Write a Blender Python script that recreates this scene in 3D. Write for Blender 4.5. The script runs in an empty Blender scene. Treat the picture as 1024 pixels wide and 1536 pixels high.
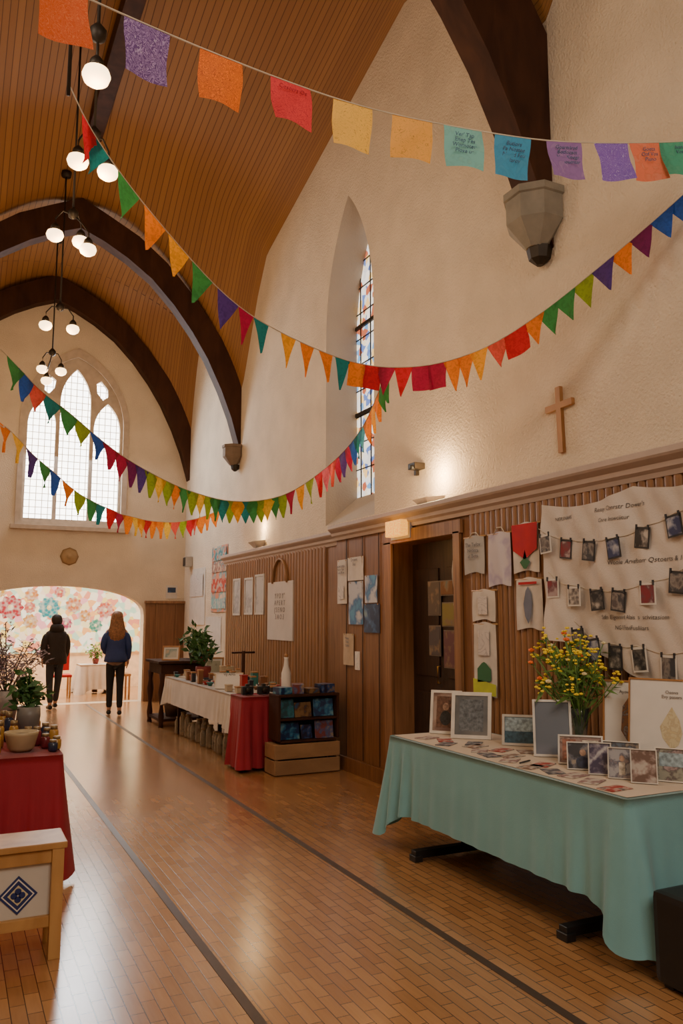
import bpy, bmesh, math, random
from mathutils import Vector, Matrix
random.seed(7)
COL = bpy.context.scene.collection
I4 = Matrix.Identity(4)

# ------------------------------------------------------------------ materials
MC = {}
def newmat(name):
    m = bpy.data.materials.new(name); m.use_nodes = True
    nt = m.node_tree; b = nt.nodes['Principled BSDF']
    return m, nt, b
def c4(c, k=1.0): return (min(1, c[0]*k), min(1, c[1]*k), min(1, c[2]*k), 1)
def mat(name, col, rough=.6, metal=0, noise=.12, ns=9, bump=0, bs=60, emit=0, trans=0, coat=0, sheen=0):
    if name in MC: return MC[name]
    m, nt, b = newmat(name)
    tc = nt.nodes.new('ShaderNodeTexCoord')
    n = nt.nodes.new('ShaderNodeTexNoise'); n.inputs['Scale'].default_value = ns; n.inputs['Detail'].default_value = 4
    nt.links.new(tc.outputs['Object'], n.inputs['Vector'])
    r = nt.nodes.new('ShaderNodeValToRGB')
    r.color_ramp.elements[0].position = .3; r.color_ramp.elements[1].position = .7
    r.color_ramp.elements[0].color = c4(col, 1-noise); r.color_ramp.elements[1].color = c4(col, 1+noise)
    nt.links.new(n.outputs['Fac'], r.inputs['Fac'])
    nt.links.new(r.outputs['Color'], b.inputs['Base Color'])
    b.inputs['Roughness'].default_value = rough; b.inputs['Metallic'].default_value = metal
    b.inputs['Transmission Weight'].default_value = trans; b.inputs['Coat Weight'].default_value = coat
    b.inputs['Sheen Weight'].default_value = sheen
    if bump:
        n2 = nt.nodes.new('ShaderNodeTexNoise'); n2.inputs['Scale'].default_value = bs; n2.inputs['Detail'].default_value = 5
        nt.links.new(tc.outputs['Object'], n2.inputs['Vector'])
        bp = nt.nodes.new('ShaderNodeBump'); bp.inputs['Strength'].default_value = bump; bp.inputs['Distance'].default_value = .02
        nt.links.new(n2.outputs['Fac'], bp.inputs['Height']); nt.links.new(bp.outputs['Normal'], b.inputs['Normal'])
    if emit:
        nt.links.new(r.outputs['Color'], b.inputs['Emission Color']); b.inputs['Emission Strength'].default_value = emit
    MC[name] = m; return m
def wood(name, c1, c2, scale=(1, 1, 1), rough=.45, ns=6, spec=.5):
    if name in MC: return MC[name]
    m, nt, b = newmat(name)
    tc = nt.nodes.new('ShaderNodeTexCoord'); mp = nt.nodes.new('ShaderNodeMapping')
    mp.inputs['Scale'].default_value = scale
    nt.links.new(tc.outputs['Object'], mp.inputs['Vector'])
    n = nt.nodes.new('ShaderNodeTexNoise'); n.inputs['Scale'].default_value = ns; n.inputs['Detail'].default_value = 6; n.inputs['Distortion'].default_value = .6
    nt.links.new(mp.outputs['Vector'], n.inputs['Vector'])
    r = nt.nodes.new('ShaderNodeValToRGB'); r.color_ramp.elements[0].position = .3; r.color_ramp.elements[1].position = .72
    r.color_ramp.elements[0].color = c4(c1); r.color_ramp.elements[1].color = c4(c2)
    nt.links.new(n.outputs['Fac'], r.inputs['Fac']); nt.links.new(r.outputs['Color'], b.inputs['Base Color'])
    b.inputs['Roughness'].default_value = rough; b.inputs['Specular IOR Level'].default_value = spec
    bp = nt.nodes.new('ShaderNodeBump'); bp.inputs['Strength'].default_value = .08
    nt.links.new(n.outputs['Fac'], bp.inputs['Height']); nt.links.new(bp.outputs['Normal'], b.inputs['Normal'])
    MC[name] = m; return m
def art(name, bg, c1, c2, scale=12, thr=.52, kind='noise', translucent=0, emit=0, rough=.6):
    """paper / picture with a procedural two-colour motif on a ground colour"""
    if name in MC: return MC[name]
    m, nt, b = newmat(name)
    tc = nt.nodes.new('ShaderNodeTexCoord'); wd_ = .02
    if kind == 'noise' or kind == 'soft':
        n = nt.nodes.new('ShaderNodeTexNoise'); n.inputs['Scale'].default_value = scale; n.inputs['Detail'].default_value = 3; n.inputs['Distortion'].default_value = 1.5 if kind == 'noise' else .2
        if kind == 'soft': wd_ = .05
        fac = n.outputs['Fac']
    elif kind == 'rings':
        n = nt.nodes.new('ShaderNodeTexNoise'); n.inputs['Scale'].default_value = scale*.35; n.inputs['Detail'].default_value = 2; n.inputs['Distortion'].default_value = 2.2
        mm = nt.nodes.new('ShaderNodeMath'); mm.operation = 'MULTIPLY'; mm.inputs[1].default_value = 9
        fr = nt.nodes.new('ShaderNodeMath'); fr.operation = 'FRACT'
        nt.links.new(n.outputs['Fac'], mm.inputs[0]); nt.links.new(mm.outputs[0], fr.inputs[0]); fac = fr.outputs[0]
    nt.links.new(tc.outputs['Object'], n.inputs['Vector'])
    r = nt.nodes.new('ShaderNodeValToRGB')
    e = r.color_ramp.elements
    e[0].position = max(0, thr-wd_); e[0].color = c4(bg); e[1].position = thr+wd_; e[1].color = c4(c1)
    x = r.color_ramp.elements.new(min(.98, thr+wd_+.1)); x.color = c4(c2)
    nt.links.new(fac, r.inputs['Fac']); nt.links.new(r.outputs['Color'], b.inputs['Base Color'])
    b.inputs['Roughness'].default_value = rough
    if emit:
        nt.links.new(r.outputs['Color'], b.inputs['Emission Color']); b.inputs['Emission Strength'].default_value = emit
    if translucent:
        tr = nt.nodes.new('ShaderNodeBsdfTranslucent'); nt.links.new(r.outputs['Color'], tr.inputs['Color'])
        mx = nt.nodes.new('ShaderNodeMixShader'); mx.inputs[0].default_value = translucent
        out = nt.nodes['Material Output']
        nt.links.new(b.outputs[0], mx.inputs[1]); nt.links.new(tr.outputs[0], mx.inputs[2]); nt.links.new(mx.outputs[0], out.inputs['Surface'])
    MC[name] = m; return m
def fabric(name, col, tl=.35):
    return art(name, col, c4(col, .9)[:3], c4(col, .8)[:3], 25, .5, 'noise', tl, rough=.8)

# ------------------------------------------------------------------ object helpers
def world(p): return Matrix.Translation(p.location)
def fin(o, m, parent, smooth=False):
    COL.objects.link(o)
    if m: o.data.materials.append(m)
    if smooth:
        for p in o.data.polygons: p.use_smooth = True
    if parent is not None:
        o.parent = parent; o.matrix_parent_inverse = world(parent).inverted()
    return o
def mobj(name, V, Fc, m, parent=None, M=I4, smooth=False):
    me = bpy.data.meshes.new(name); me.from_pydata([tuple(M @ Vector(v)) for v in V], [], Fc); me.update()
    return fin(bpy.data.objects.new(name, me), m, parent, smooth)
def bobj(name, bm, m, parent=None, M=I4, smooth=False):
    bmesh.ops.transform(bm, matrix=M, verts=bm.verts)
    bmesh.ops.recalc_face_normals(bm, faces=bm.faces)
    me = bpy.data.meshes.new(name); bm.to_mesh(me); bm.free()
    return fin(bpy.data.objects.new(name, me), m, parent, smooth)
def tag(o, label, cat, group=None, kind=None):
    if label: o['label'] = label
    if cat: o['category'] = cat
    if group: o['group'] = group
    if kind: o['kind'] = kind
    if o.type == 'MESH' and o.parent is None and kind != 'structure':
        vs = [v.co for v in o.data.vertices]
        c = Vector(((min(v.x for v in vs)+max(v.x for v in vs))/2, (min(v.y for v in vs)+max(v.y for v in vs))/2, min(v.z for v in vs)))
        o.data.transform(Matrix.Translation(-c)); o.location = c
    return o
def struct(o, label=None):
    o['kind'] = 'structure'
    if label: o['label'] = label
    return o
def thing(name, loc, label, cat, group=None):
    e = bpy.data.objects.new(name, None); e.empty_display_size = .1; e.location = loc; COL.objects.link(e)
    e['label'] = label; e['category'] = cat
    if group: e['group'] = group
    return e
def addbox(bm, c, s, R=None):
    r = bmesh.ops.create_cube(bm, size=1)
    M = Matrix.Translation(c) @ (R if R else I4) @ Matrix.Diagonal((s[0], s[1], s[2], 1))
    bmesh.ops.transform(bm, matrix=M, verts=r['verts'])
def box(name, c, s, m, parent=None, M=I4, bev=.004, R=None):
    bm = bmesh.new(); addbox(bm, c, s, R)
    if bev: bmesh.ops.bevel(bm, geom=bm.edges[:], offset=min(bev, min(s)*.3), segments=2, affect='EDGES', profile=.7)
    return bobj(name, bm, m, parent, M)
def boxes(name, L, m, parent=None, M=I4, bev=.003):
    bm = bmesh.new()
    for t in L: addbox(bm, t[0], t[1], t[2] if len(t) > 2 else None)
    if bev: bmesh.ops.bevel(bm, geom=bm.edges[:], offset=bev, segments=1, affect='EDGES')
    return bobj(name, bm, m, parent, M)
def lathe(name, prof, loc, m, parent=None, M=I4, seg=20, smooth=True, ph=0):
    V = []; Fc = []
    for r, z in prof:
        for k in range(seg):
            a = 2*math.pi*k/seg+ph; V.append((loc[0]+r*math.cos(a), loc[1]+r*math.sin(a), loc[2]+z))
    for i in range(len(prof)-1):
        for k in range(seg):
            k2 = (k+1) % seg; Fc.append((i*seg+k, i*seg+k2, (i+1)*seg+k2, (i+1)*seg+k))
    if prof[0][0] > 1e-4: Fc.append(tuple(range(seg))[::-1])
    if prof[-1][0] > 1e-4: Fc.append(tuple((len(prof)-1)*seg+k for k in range(seg)))
    return mobj(name, V, Fc, m, parent, M, smooth)
def loft(name, rings, m, parent, M=I4, seg=20, lump=0, lf=5):
    V = []; Fc = []
    for (cx_, cy_, z, rx, ry) in rings:
        for k in range(seg):
            a = 2*math.pi*k/seg; q = 1+lump*math.sin(a*lf+z*23)*.6+lump*.4*math.sin(a*(lf*2+1)-z*31)
            V.append((cx_+rx*q*math.cos(a), cy_+ry*q*math.sin(a), z))
    for i in range(len(rings)-1):
        for k in range(seg):
            k2 = (k+1) % seg; Fc.append((i*seg+k, i*seg+k2, (i+1)*seg+k2, (i+1)*seg+k))
    Fc.append(tuple(range(seg))[::-1]); Fc.append(tuple((len(rings)-1)*seg+k for k in range(seg)))
    return mobj(name, V, Fc, m, parent, M, True)
def tube_geo(pts, r, seg, V, Fc):
    base = len(V); n = len(pts)
    P = [Vector(p) for p in pts]
    for i, p in enumerate(P):
        t = (P[min(i+1, n-1)]-P[max(i-1, 0)]); t = t.normalized() if t.length > 1e-9 else Vector((0, 0, 1))
        u = t.cross(Vector((0, 0, 1)))
        if u.length < 1e-3: u = t.cross(Vector((1, 0, 0)))
        u.normalize(); w = t.cross(u)
        rr = r[i] if isinstance(r, (list, tuple)) else r
        for k in range(seg):
            a = 2*math.pi*k/seg; q = p+(u*math.cos(a)+w*math.sin(a))*rr; V.append(tuple(q))
    for i in range(n-1):
        for k in range(seg):
            k2 = (k+1) % seg; Fc.append((base+i*seg+k, base+i*seg+k2, base+(i+1)*seg+k2, base+(i+1)*seg+k))
    Fc.append(tuple(base+k for k in range(seg))[::-1]); Fc.append(tuple(base+(n-1)*seg+k for k in range(seg)))
def tube(name, pts, r, m, parent=None, M=I4, seg=8):
    V = []; Fc = []; tube_geo(pts, r, seg, V, Fc); return mobj(name, V, Fc, m, parent, M, True)
def tubes(name, L, m, parent=None, M=I4, seg=6):
    V = []; Fc = []
    for pts, r in L: tube_geo(pts, r, seg, V, Fc)
    o = mobj(name, V, Fc, m, parent, M, True); o['kind'] = 'stuff'; return o
def blob(name, c, s, m, parent=None, M=I4, R=None):
    bm = bmesh.new(); bmesh.ops.create_uvsphere(bm, u_segments=12, v_segments=8, radius=1)
    bmesh.ops.transform(bm, matrix=Matrix.Translation(c) @ (R if R else I4) @ Matrix.Diagonal((s[0], s[1], s[2], 1)), verts=bm.verts)
    return bobj(name, bm, m, parent, M, True)
def plate(name, outer, holes, th, M, m, parent=None):
    """flat filled outline (local xy) with holes, thickness th about local z=0"""
    cu = bpy.data.curves.new('t', 'CURVE'); cu.dimensions = '2D'; cu.fill_mode = 'BOTH'; cu.extrude = th/2
    for loop in [outer]+list(holes):
        sp = cu.splines.new('POLY'); sp.points.add(len(loop)-1)
        for i, p in enumerate(loop): sp.points[i].co = (p[0], p[1], 0, 1)
        sp.use_cyclic_u = True
    to = bpy.data.objects.new('t', cu); COL.objects.link(to)
    dg = bpy.context.evaluated_depsgraph_get(); dg.update()
    me = bpy.data.meshes.new_from_object(to.evaluated_get(dg)); bpy.data.objects.remove(to); bpy.data.curves.remove(cu)
    me.transform(M); me.name = name; me.materials.clear()
    return fin(bpy.data.objects.new(name, me), m, parent)
def text(name, body, size, M, m, parent, align='LEFT', shear=0, drape=None):
    cu = bpy.data.curves.new('t', 'FONT'); cu.body = body; cu.size = size; cu.align_x = align; cu.extrude = .0008; cu.shear = shear; cu.resolution_u = 2; cu.space_line = .95
    to = bpy.data.objects.new('t', cu); COL.objects.link(to)
    dg = bpy.context.evaluated_depsgraph_get(); dg.update()
    me = bpy.data.meshes.new_from_object(to.evaluated_get(dg)); bpy.data.objects.remove(to); bpy.data.curves.remove(cu)
    me.transform(M); me.name = name; me.materials.clear()
    if drape:
        for v in me.vertices: v.co.x = drape(v.co.y, v.co.z)-.004
    return fin(bpy.data.objects.new(name, me), m, parent)
def basis(o, x, y, z):
    return Matrix(((x[0], y[0], z[0], o[0]), (x[1], y[1], z[1], o[1]), (x[2], y[2], z[2], o[2]), (0, 0, 0, 1)))
def wallM(X, Y, Z, off=0):   # local x -> -Y, y -> Z, z -> -X   (a thing hung on the long wall)
    return basis((X-off, Y, Z), (0, -1, 0), (0, 0, 1), (-1, 0, 0))
def farM(X, Y, Z): return basis((X, Y, Z), (1, 0, 0), (0, 0, 1), (0, -1, 0))
def standM(x, y, z, phi, tilt=12):
    n = (math.cos(math.radians(phi)), math.sin(math.radians(phi)))
    return basis((x, y, z), (-n[1], n[0], 0), (0, 0, 1), (n[0], n[1], 0)) @ Matrix.Rotation(math.radians(-tilt), 4, 'X')

# ------------------------------------------------------------------ palette
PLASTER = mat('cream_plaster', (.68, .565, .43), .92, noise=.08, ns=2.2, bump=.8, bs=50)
PLASTER_SHADED = mat('shaded_reveal_plaster', (.44, .37, .30), .9, noise=.05, ns=2, bump=.2, bs=45)  # wall plaster made darker: the recess's shade is put into this colour
DARKW = wood('dark_beam_wood', (.030, .010, .005), (.065, .024, .011), (1, 1, .3), .7, spec=.2)
PANELW = wood('panelling_wood', (.165, .073, .027), (.33, .16, .066), (6, 6, .35), .45, 5)
PANELD = wood('door_surround_wood', (.145, .06, .021), (.26, .118, .046), (6, 6, .35), .42, 5)
DOORW = wood('door_dark_wood', (.016, .007, .004), (.04, .018, .009), (5, 5, .4), .45)
CORN = mat('painted_cornice', (.46, .365, .315), .55, noise=.05)
STONE = mat('grey_stone', (.22, .195, .155), .8, noise=.12, bump=.2)
PINE = wood('pine_wood', (.38, .19, .06), (.60, .35, .13), (1, 1, .3), .45)
OAK = wood('oak_wood', (.30, .13, .04), (.45, .22, .075), (1, 1, .4), .45)
BLACK = mat('black_paint', (.012, .012, .013), .45)
IRON = mat('dark_iron', (.03, .022, .016), .5, .6)
WHITE = mat('white_card', (.72, .69, .65), .6, noise=.03)
INK = mat('ink', (.03, .03, .035), .6)
GREYINK = mat('grey_ink', (.12, .12, .13), .6)
FAINT = mat('faint_ink', (.24, .22, .22), .6)
GLASS = mat('clear_glass', (.85, .9, .88), .05, trans=.95, noise=.01)
TEAL = mat('aqua_tablecloth', (.19, .43, .475), .75, noise=.07, ns=3, bump=.1, bs=200, sheen=.2)
REDC = mat('crimson_tablecloth', (.29, .005, .02), .7, noise=.12, ns=3, bump=.1, bs=200, sheen=.1)
CREAMC = mat('cream_runner', (.60, .51, .41), .8, noise=.05, ns=3)
LINEN = mat('off_white_linen', (.60, .535, .485), .85, noise=.07, ns=3, bump=.15, bs=100)
LEAF = mat('leaf_green', (.04, .12, .025), .55, noise=.4, ns=30)
LEAF2 = mat('light_leaf_green', (.11, .22, .04), .55, noise=.4, ns=30)
BRASS = mat('brass', (.5, .3, .08), .3, .9)
GMET = mat('grey_metal', (.4, .38, .36), .4, .3)
CORD = mat('cream_cord', (.6, .52, .4), .8)

# ------------------------------------------------------------------ floor
m, nt, b = newmat('strip_wood_floor')
tc = nt.nodes.new('ShaderNodeTexCoord'); sx = nt.nodes.new('ShaderNodeSeparateXYZ'); cx = nt.nodes.new('ShaderNodeCombineXYZ')
nt.links.new(tc.outputs['Object'], sx.inputs[0]); nt.links.new(sx.outputs['Y'], cx.inputs['X']); nt.links.new(sx.outputs['X'], cx.inputs['Y'])
br = nt.nodes.new('ShaderNodeTexBrick'); nt.links.new(cx.outputs[0], br.inputs['Vector'])
br.inputs['Scale'].default_value = 1; br.inputs['Brick Width'].default_value = .19; br.inputs['Row Height'].default_value = .062
br.inputs['Mortar Size'].default_value = .0024; br.inputs['Mortar Smooth'].default_value = .3; br.offset_frequency = 2; br.offset = .5
br.inputs['Color1'].default_value = (.47, .25, .105, 1); br.inputs['Color2'].default_value = (.36, .178, .07, 1); br.inputs['Mortar'].default_value = (.06, .026, .011, 1)
mp = nt.nodes.new('ShaderNodeMapping'); mp.inputs['Scale'].default_value = (14, 1.2, 1); nt.links.new(tc.outputs['Object'], mp.inputs['Vector'])
n = nt.nodes.new('ShaderNodeTexNoise'); n.inputs['Scale'].default_value = 4; n.inputs['Detail'].default_value = 6; nt.links.new(mp.outputs[0], n.inputs['Vector'])
mx = nt.nodes.new('ShaderNodeMix'); mx.data_type = 'RGBA'; mx.blend_type = 'MULTIPLY'; mx.inputs['Factor'].default_value = .6
rr = nt.nodes.new('ShaderNodeValToRGB'); rr.color_ramp.elements[0].color = (.6, .55, .5, 1); rr.color_ramp.elements[1].color = (1.1, 1.05, 1, 1)
nt.links.new(n.outputs['Fac'], rr.inputs['Fac']); nt.links.new(br.outputs['Color'], mx.inputs['A']); nt.links.new(rr.outputs['Color'], mx.inputs['B'])
nt.links.new(mx.outputs['Result'], b.inputs['Base Color'])
n3 = nt.nodes.new('ShaderNodeTexNoise'); n3.inputs['Scale'].default_value = 1.3; nt.links.new(tc.outputs['Object'], n3.inputs['Vector'])
mr = nt.nodes.new('ShaderNodeMapRange'); mr.inputs['To Min'].default_value = .17; mr.inputs['To Max'].default_value = .30
nt.links.new(n3.outputs['Fac'], mr.inputs['Value']); nt.links.new(mr.outputs[0], b.inputs['Roughness'])
bp = nt.nodes.new('ShaderNodeBump'); bp.inputs['Strength'].default_value = .25; bp.inputs['Distance'].default_value = .003; bp.invert = True
nt.links.new(br.outputs['Fac'], bp.inputs['Height']); nt.links.new(bp.outputs['Normal'], b.inputs['Normal'])
b.inputs['Coat Weight'].default_value = .6; b.inputs['Coat Roughness'].default_value = .18
FLOOR = m
struct(mobj('floor', [(-1.2, -3, 0), (6, -3, 0), (6, 19.2, 0), (-1.2, 19.2, 0)], [(0, 1, 2, 3)], FLOOR), 'strip wood hall floor')
LINE = mat('floor_line', (.06, .036, .026), .4)
struct(box('trim_1', (2.34, 6.4, .001), (.045, 18.6, .002), LINE, bev=0), 'dark court line on the floor')
struct(box('trim_2', (1.2, 6.4, .001), (.045, 18.6, .002), LINE, bev=0), 'dark court line on the floor')

# ------------------------------------------------------------------ walls
def arc_pointed(cx_, hw, z0, zs, zt, n=12):
    """true pointed arch built from two circular arcs: bottom z0, spring zs, apex zt"""
    H = zt-zs; c = (H*H-hw*hw)/(2*hw); R = hw+c; am = math.atan2(H, c)
    pts = [(cx_-hw, z0), (cx_+hw, z0)]
    for i in range(n+1):
        a = am*i/n; pts.append((cx_-c+R*math.cos(a), zs+R*math.sin(a)))
    for i in range(n-1, -1, -1):
        a = am*i/n; pts.append((cx_+c-R*math.cos(a), zs+R*math.sin(a)))
    return pts
YZ = lambda X: basis((X, 0, 0), (0, 1, 0), (0, 0, 1), (1, 0, 0))
lanc_o = arc_pointed(8.415, .645, 2.72, 5.15, 6.78)
lanc_i = arc_pointed(8.47, .53, 3.09, 5.15, 6.66)
struct(plate('wall_right', [(-3, 0), (15.9, 0), (15.9, 10), (-3, 10)], [lanc_o, [(5.74, .0005), (6.84, .0005), (6.84, 2.30), (5.74, 2.30)]], .02, YZ(4.16), PLASTER), 'cream textured plaster wall')
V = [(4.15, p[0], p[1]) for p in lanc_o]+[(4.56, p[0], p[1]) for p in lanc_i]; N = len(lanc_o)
struct(mobj('trim_3', V, [(i, (i+1) % N, N+(i+1) % N, N+i) for i in range(N)], PLASTER_SHADED), 'deep plaster window reveal')
m, nt, b = newmat('stained_glass')
tc = nt.nodes.new('ShaderNodeTexCoord'); vo = nt.nodes.new('ShaderNodeTexVoronoi'); vo.inputs['Scale'].default_value = 12
nt.links.new(tc.outputs['Object'], vo.inputs['Vector'])
r = nt.nodes.new('ShaderNodeValToRGB'); r.color_ramp.interpolation = 'CONSTANT'
cols = [(.12, .2, .5), (.7, .7, .7), (.9, .78, .55), (.8, .8, .78), (.15, .35, .65), (.9, .88, .8), (.45, .12, .06), (.85, .82, .75), (.9, .6, .22)]
for i, cc in enumerate(cols):
    e = r.color_ramp.elements[0] if i == 0 else r.color_ramp.elements.new(i/len(cols)); e.color = c4(cc)
sp = nt.nodes.new('ShaderNodeSeparateColor'); nt.links.new(vo.outputs['Color'], sp.inputs[0]); nt.links.new(sp.outputs[0], r.inputs['Fac'])
nt.links.new(r.outputs[0], b.inputs['Base Color']); nt.links.new(r.outputs[0], b.inputs['Emission Color']); b.inputs['Emission Strength'].default_value = 1.5
STAIN = m
w = struct(plate('window_1', lanc_i, [], .02, YZ(4.57), STAIN), 'narrow stained glass lancet window')
L = [((4.55, 8.47, 3.1+.34*i), (.012, 1.05, .012)) for i in range(1, 10)]+[((4.55, 8.47+dy, 4.7), (.012, .012, 3.4)) for dy in (-.4, -.13, .13, .40)]
L += [((4.545, 8.47, z), (.03, 1.05, .045)) for z in (4.15, 5.3)]
boxes('glazing_bars', L, IRON, w, bev=0)
arch = [(.23, .0005), (3.37, .0005), (3.37, 1.62)]+[(1.8+1.57*math.cos(a), 1.62+.55*math.sin(a)**.8) for a in [math.pi*i/24 for i in range(1, 24)]]+[(.23, 1.62)]
lights_ = [arc_pointed(1.36, .25, 3.42, 5.2, 5.74), arc_pointed(1.96, .28, 3.42, 5.7, 6.36), arc_pointed(2.56, .25, 3.42, 5.2, 5.74)]
small = [[(1.46, 5.82), (1.56, 5.95), (1.58, 6.1), (1.50, 6.16), (1.38, 6.0), (1.38, 5.88)], [(2.46, 5.80), (2.56, 5.88), (2.55, 6.02), (2.42, 6.18), (2.33, 6.12), (2.35, 5.93)]]
big = arc_pointed(1.96, .92, 3.32, 5.25, 6.62)
WST = mat('window_stone', (.48, .39, .31), .8)
struct(plate('wall_far', [(-1.2, 0), (4.2, 0), (4.2, 10), (-1.2, 10)], [arch, big], .3, farM(0, 15.95, 0), PLASTER), 'cream plaster end wall with archway')
struct(plate('trim_4', big, lights_+small, .12, farM(0, 15.92, 0), WST), 'stone tracery of the end window')
struct(plate('trim_5', arc_pointed(1.96, 1.0, 3.24, 5.25, 6.76), [arc_pointed(1.96, .90, 3.34, 5.25, 6.58)], .05, farM(0, 15.79, 0), WST), 'moulded stone window surround')
struct(box('trim_6', (1.96, 15.74, 3.24), (2.15, .12, .08), WST), 'stone window sill')
m, nt, b = newmat('bright_leaded_glass')
tc = nt.nodes.new('ShaderNodeTexCoord'); sx = nt.nodes.new('ShaderNodeSeparateXYZ'); cx = nt.nodes.new('ShaderNodeCombineXYZ'); nt.links.new(tc.outputs['Object'], sx.inputs[0])
nt.links.new(sx.outputs['X'], cx.inputs['X']); nt.links.new(sx.outputs['Z'], cx.inputs['Y'])
br = nt.nodes.new('ShaderNodeTexBrick'); nt.links.new(cx.outputs[0], br.inputs['Vector']); br.offset = 0; br.inputs['Scale'].default_value = 1
br.inputs['Brick Width'].default_value = .11; br.inputs['Row Height'].default_value = .13; br.inputs['Mortar Size'].default_value = .008
br.inputs['Color1'].default_value = (1, .93, .82, 1); br.inputs['Color2'].default_value = (.9, .88, .84, 1); br.inputs['Mortar'].default_value = (.16, .12, .08, 1)
nt.links.new(br.outputs['Color'], b.inputs['Base Color']); nt.links.new(br.outputs['Color'], b.inputs['Emission Color']); b.inputs['Emission Strength'].default_value = 9
WGL = m
for i, (lp, nm) in enumerate(zip(lights_, ['window_2', 'window_3', 'window_4'])):
    struct(plate(nm, lp, [], .01, farM(0, 15.96, 0), WGL), 'bright leaded lancet light')
for i, (lp, nm) in enumerate(zip(small, ['window_5', 'window_6'])):
    struct(plate(nm, lp, [], .01, farM(0, 15.96, 0), WGL), 'small bright tracery light')
struct(box('wall_left', (-1.2, 8, 5), (.1, 22.4, 10), PLASTER, bev=0), 'cream plaster wall')
struct(box('wall_behind', (1.5, -3, 5), (5.6, .1, 10), PLASTER, bev=0), 'cream plaster wall')
ALC = mat('alcove_plaster', (.85, .64, .44), .9)
struct(box('wall_alcove_back', (2.3, 19.25, 1.6), (7.4, .1, 3.4), ALC, bev=0), 'pale wall of the alcove')
struct(box('wall_alcove_left', (-1.25, 17.6, 1.6), (.1, 3.3, 3.4), ALC, bev=0), 'pale wall of the alcove')
struct(box('wall_alcove_right', (5.2, 17.6, 1.6), (.1, 3.3, 3.4), ALC, bev=0), 'pale wall of the alcove')
struct(box('ceiling_alcove', (2.0, 17.65, 3.2), (6.6, 3.1, .1), ALC, bev=0), 'pale alcove ceiling')

def ribbed(name, X, y0, y1, z0, z1, mt, pitch=.07, d=.016):
    n_ = int((y1-y0)/pitch); V = []; Fc = []
    prof = []
    for i in range(n_):
        a = y0+i*(y1-y0)/n_; w_ = (y1-y0)/n_
        prof += [(a, 0), (a+.12*w_, d), (a+.35*w_, d*1.3), (a+.65*w_, d*1.3), (a+.88*w_, d)]
    prof.append((y1, 0))
    for (y, dd) in prof: V += [(X-dd, y, z0), (X-dd, y, z1)]
    for i in range(len(prof)-1): Fc.append((2*i, 2*i+2, 2*i+3, 2*i+1))
    return mobj(name, V, Fc, mt)
struct(plate('trim_7', [(-3, 0), (8.12, 0), (8.12, 2.5), (-3, 2.5)], [[(5.74, .0005), (6.84, .0005), (6.84, 2.30), (5.74, 2.30)]], .29, YZ(4.0), PANELD), 'flat brown wood wall panelling')
struct(ribbed('trim_8', 3.853, -2, 5.52, .12, 2.44, PANELW), 'ribbed brown wood boarding')
struct(box('trim_9', (4.12, 10.5, 1.25), (.05, 4.8, 2.5), PANELD, bev=0), 'flat brown wood wall panelling')
struct(ribbed('trim_10', 4.094, 8.9, 12.85, .12, 2.46, PANELW, .1), 'ribbed brown wood boarding')
for k, (X, y0, y1) in enumerate([(3.83, -2, 5.74), (3.83, 6.84, 8.12), (4.08, 8.12, 12.9)]):
    struct(box('baseboard_right' if k == 0 else 'baseboard_right.%03d' % k, (X, (y0+y1)/2, .07), (.03, y1-y0, .14), PANELD), 'brown wood baseboard')
L = [((3.835, 5.70, 1.16), (.03, .1, 2.32)), ((3.835, 6.90, 1.16), (.03, .14, 2.32)), ((3.835, 6.3, 2.36), (.03, 1.34, .12))]
struct(boxes('trim_11', L, PANELW), 'brown wood door casing')
struct(boxes('trim_20', [((3.847, y, 1.3), (.008, .008, 2.3)) for y in (7.12, 7.48, 7.86)], DOORW), 'joints between the flat panels')
def cornice(nm, X, y0, y1, Xback):
    pr = [(X, 2.44), (X-.02, 2.44), (X-.03, 2.47), (X-.05, 2.49), (X-.055, 2.52), (X-.09, 2.55), (X-.10, 2.565), (X-.10, 2.60), (X-.07, 2.612), (Xback, 2.615)]
    V = [(p[0], y0, p[1]) for p in pr]+[(p[0], y1, p[1]) for p in pr]; n_ = len(pr)
    V += [(Xback, y0, 2.44), (Xback, y1, 2.44)]
    Fc = [(i, i+1, n_+i+1, n_+i) for i in range(n_-1)]+[tuple(range(n_))+(2*n_,), tuple(range(2*n_-1, n_-1, -1))+(2*n_+1,)]
    return struct(mobj(nm, V, Fc, CORN), 'painted moulded cornice ledge')
cornice('trim_12', 3.85, -2, 8.14, 4.15); cornice('trim_13', 4.10, 8.14, 12.95, 4.15)
d = struct(plate('door_1', [(5.74, 0), (6.84, 0), (6.84, 2.30), (5.74, 2.30)], [], .05, YZ(4.10), DOORW), 'dark wooden double door')
boxes('door_panel', [((4.07, y, z), (.02, .4, h)) for y in (6.02, 6.56) for z, h in ((.55, .7), (1.55, 1.0))], DOORW, d)
tube('door_handle', [(4.06, 6.34, 1.0), (4.03, 6.34, 1.0), (4.03, 6.34, 1.15), (4.06, 6.34, 1.15)], .008, BRASS, d)
struct(box('trim_14', (3.77, 15.76, .93), (.76, .06, 1.86), PANELD), 'low brown wood wall panel')
struct(boxes('trim_15', [((3.77, 15.73, 1.88), (.8, .1, .05)), ((3.6, 15.72, .95), (.02, .03, 1.8)), ((3.98, 15.72, .95), (.02, .03, 1.8))], PANELW), 'cap and stiles of the low wood panel')

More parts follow.
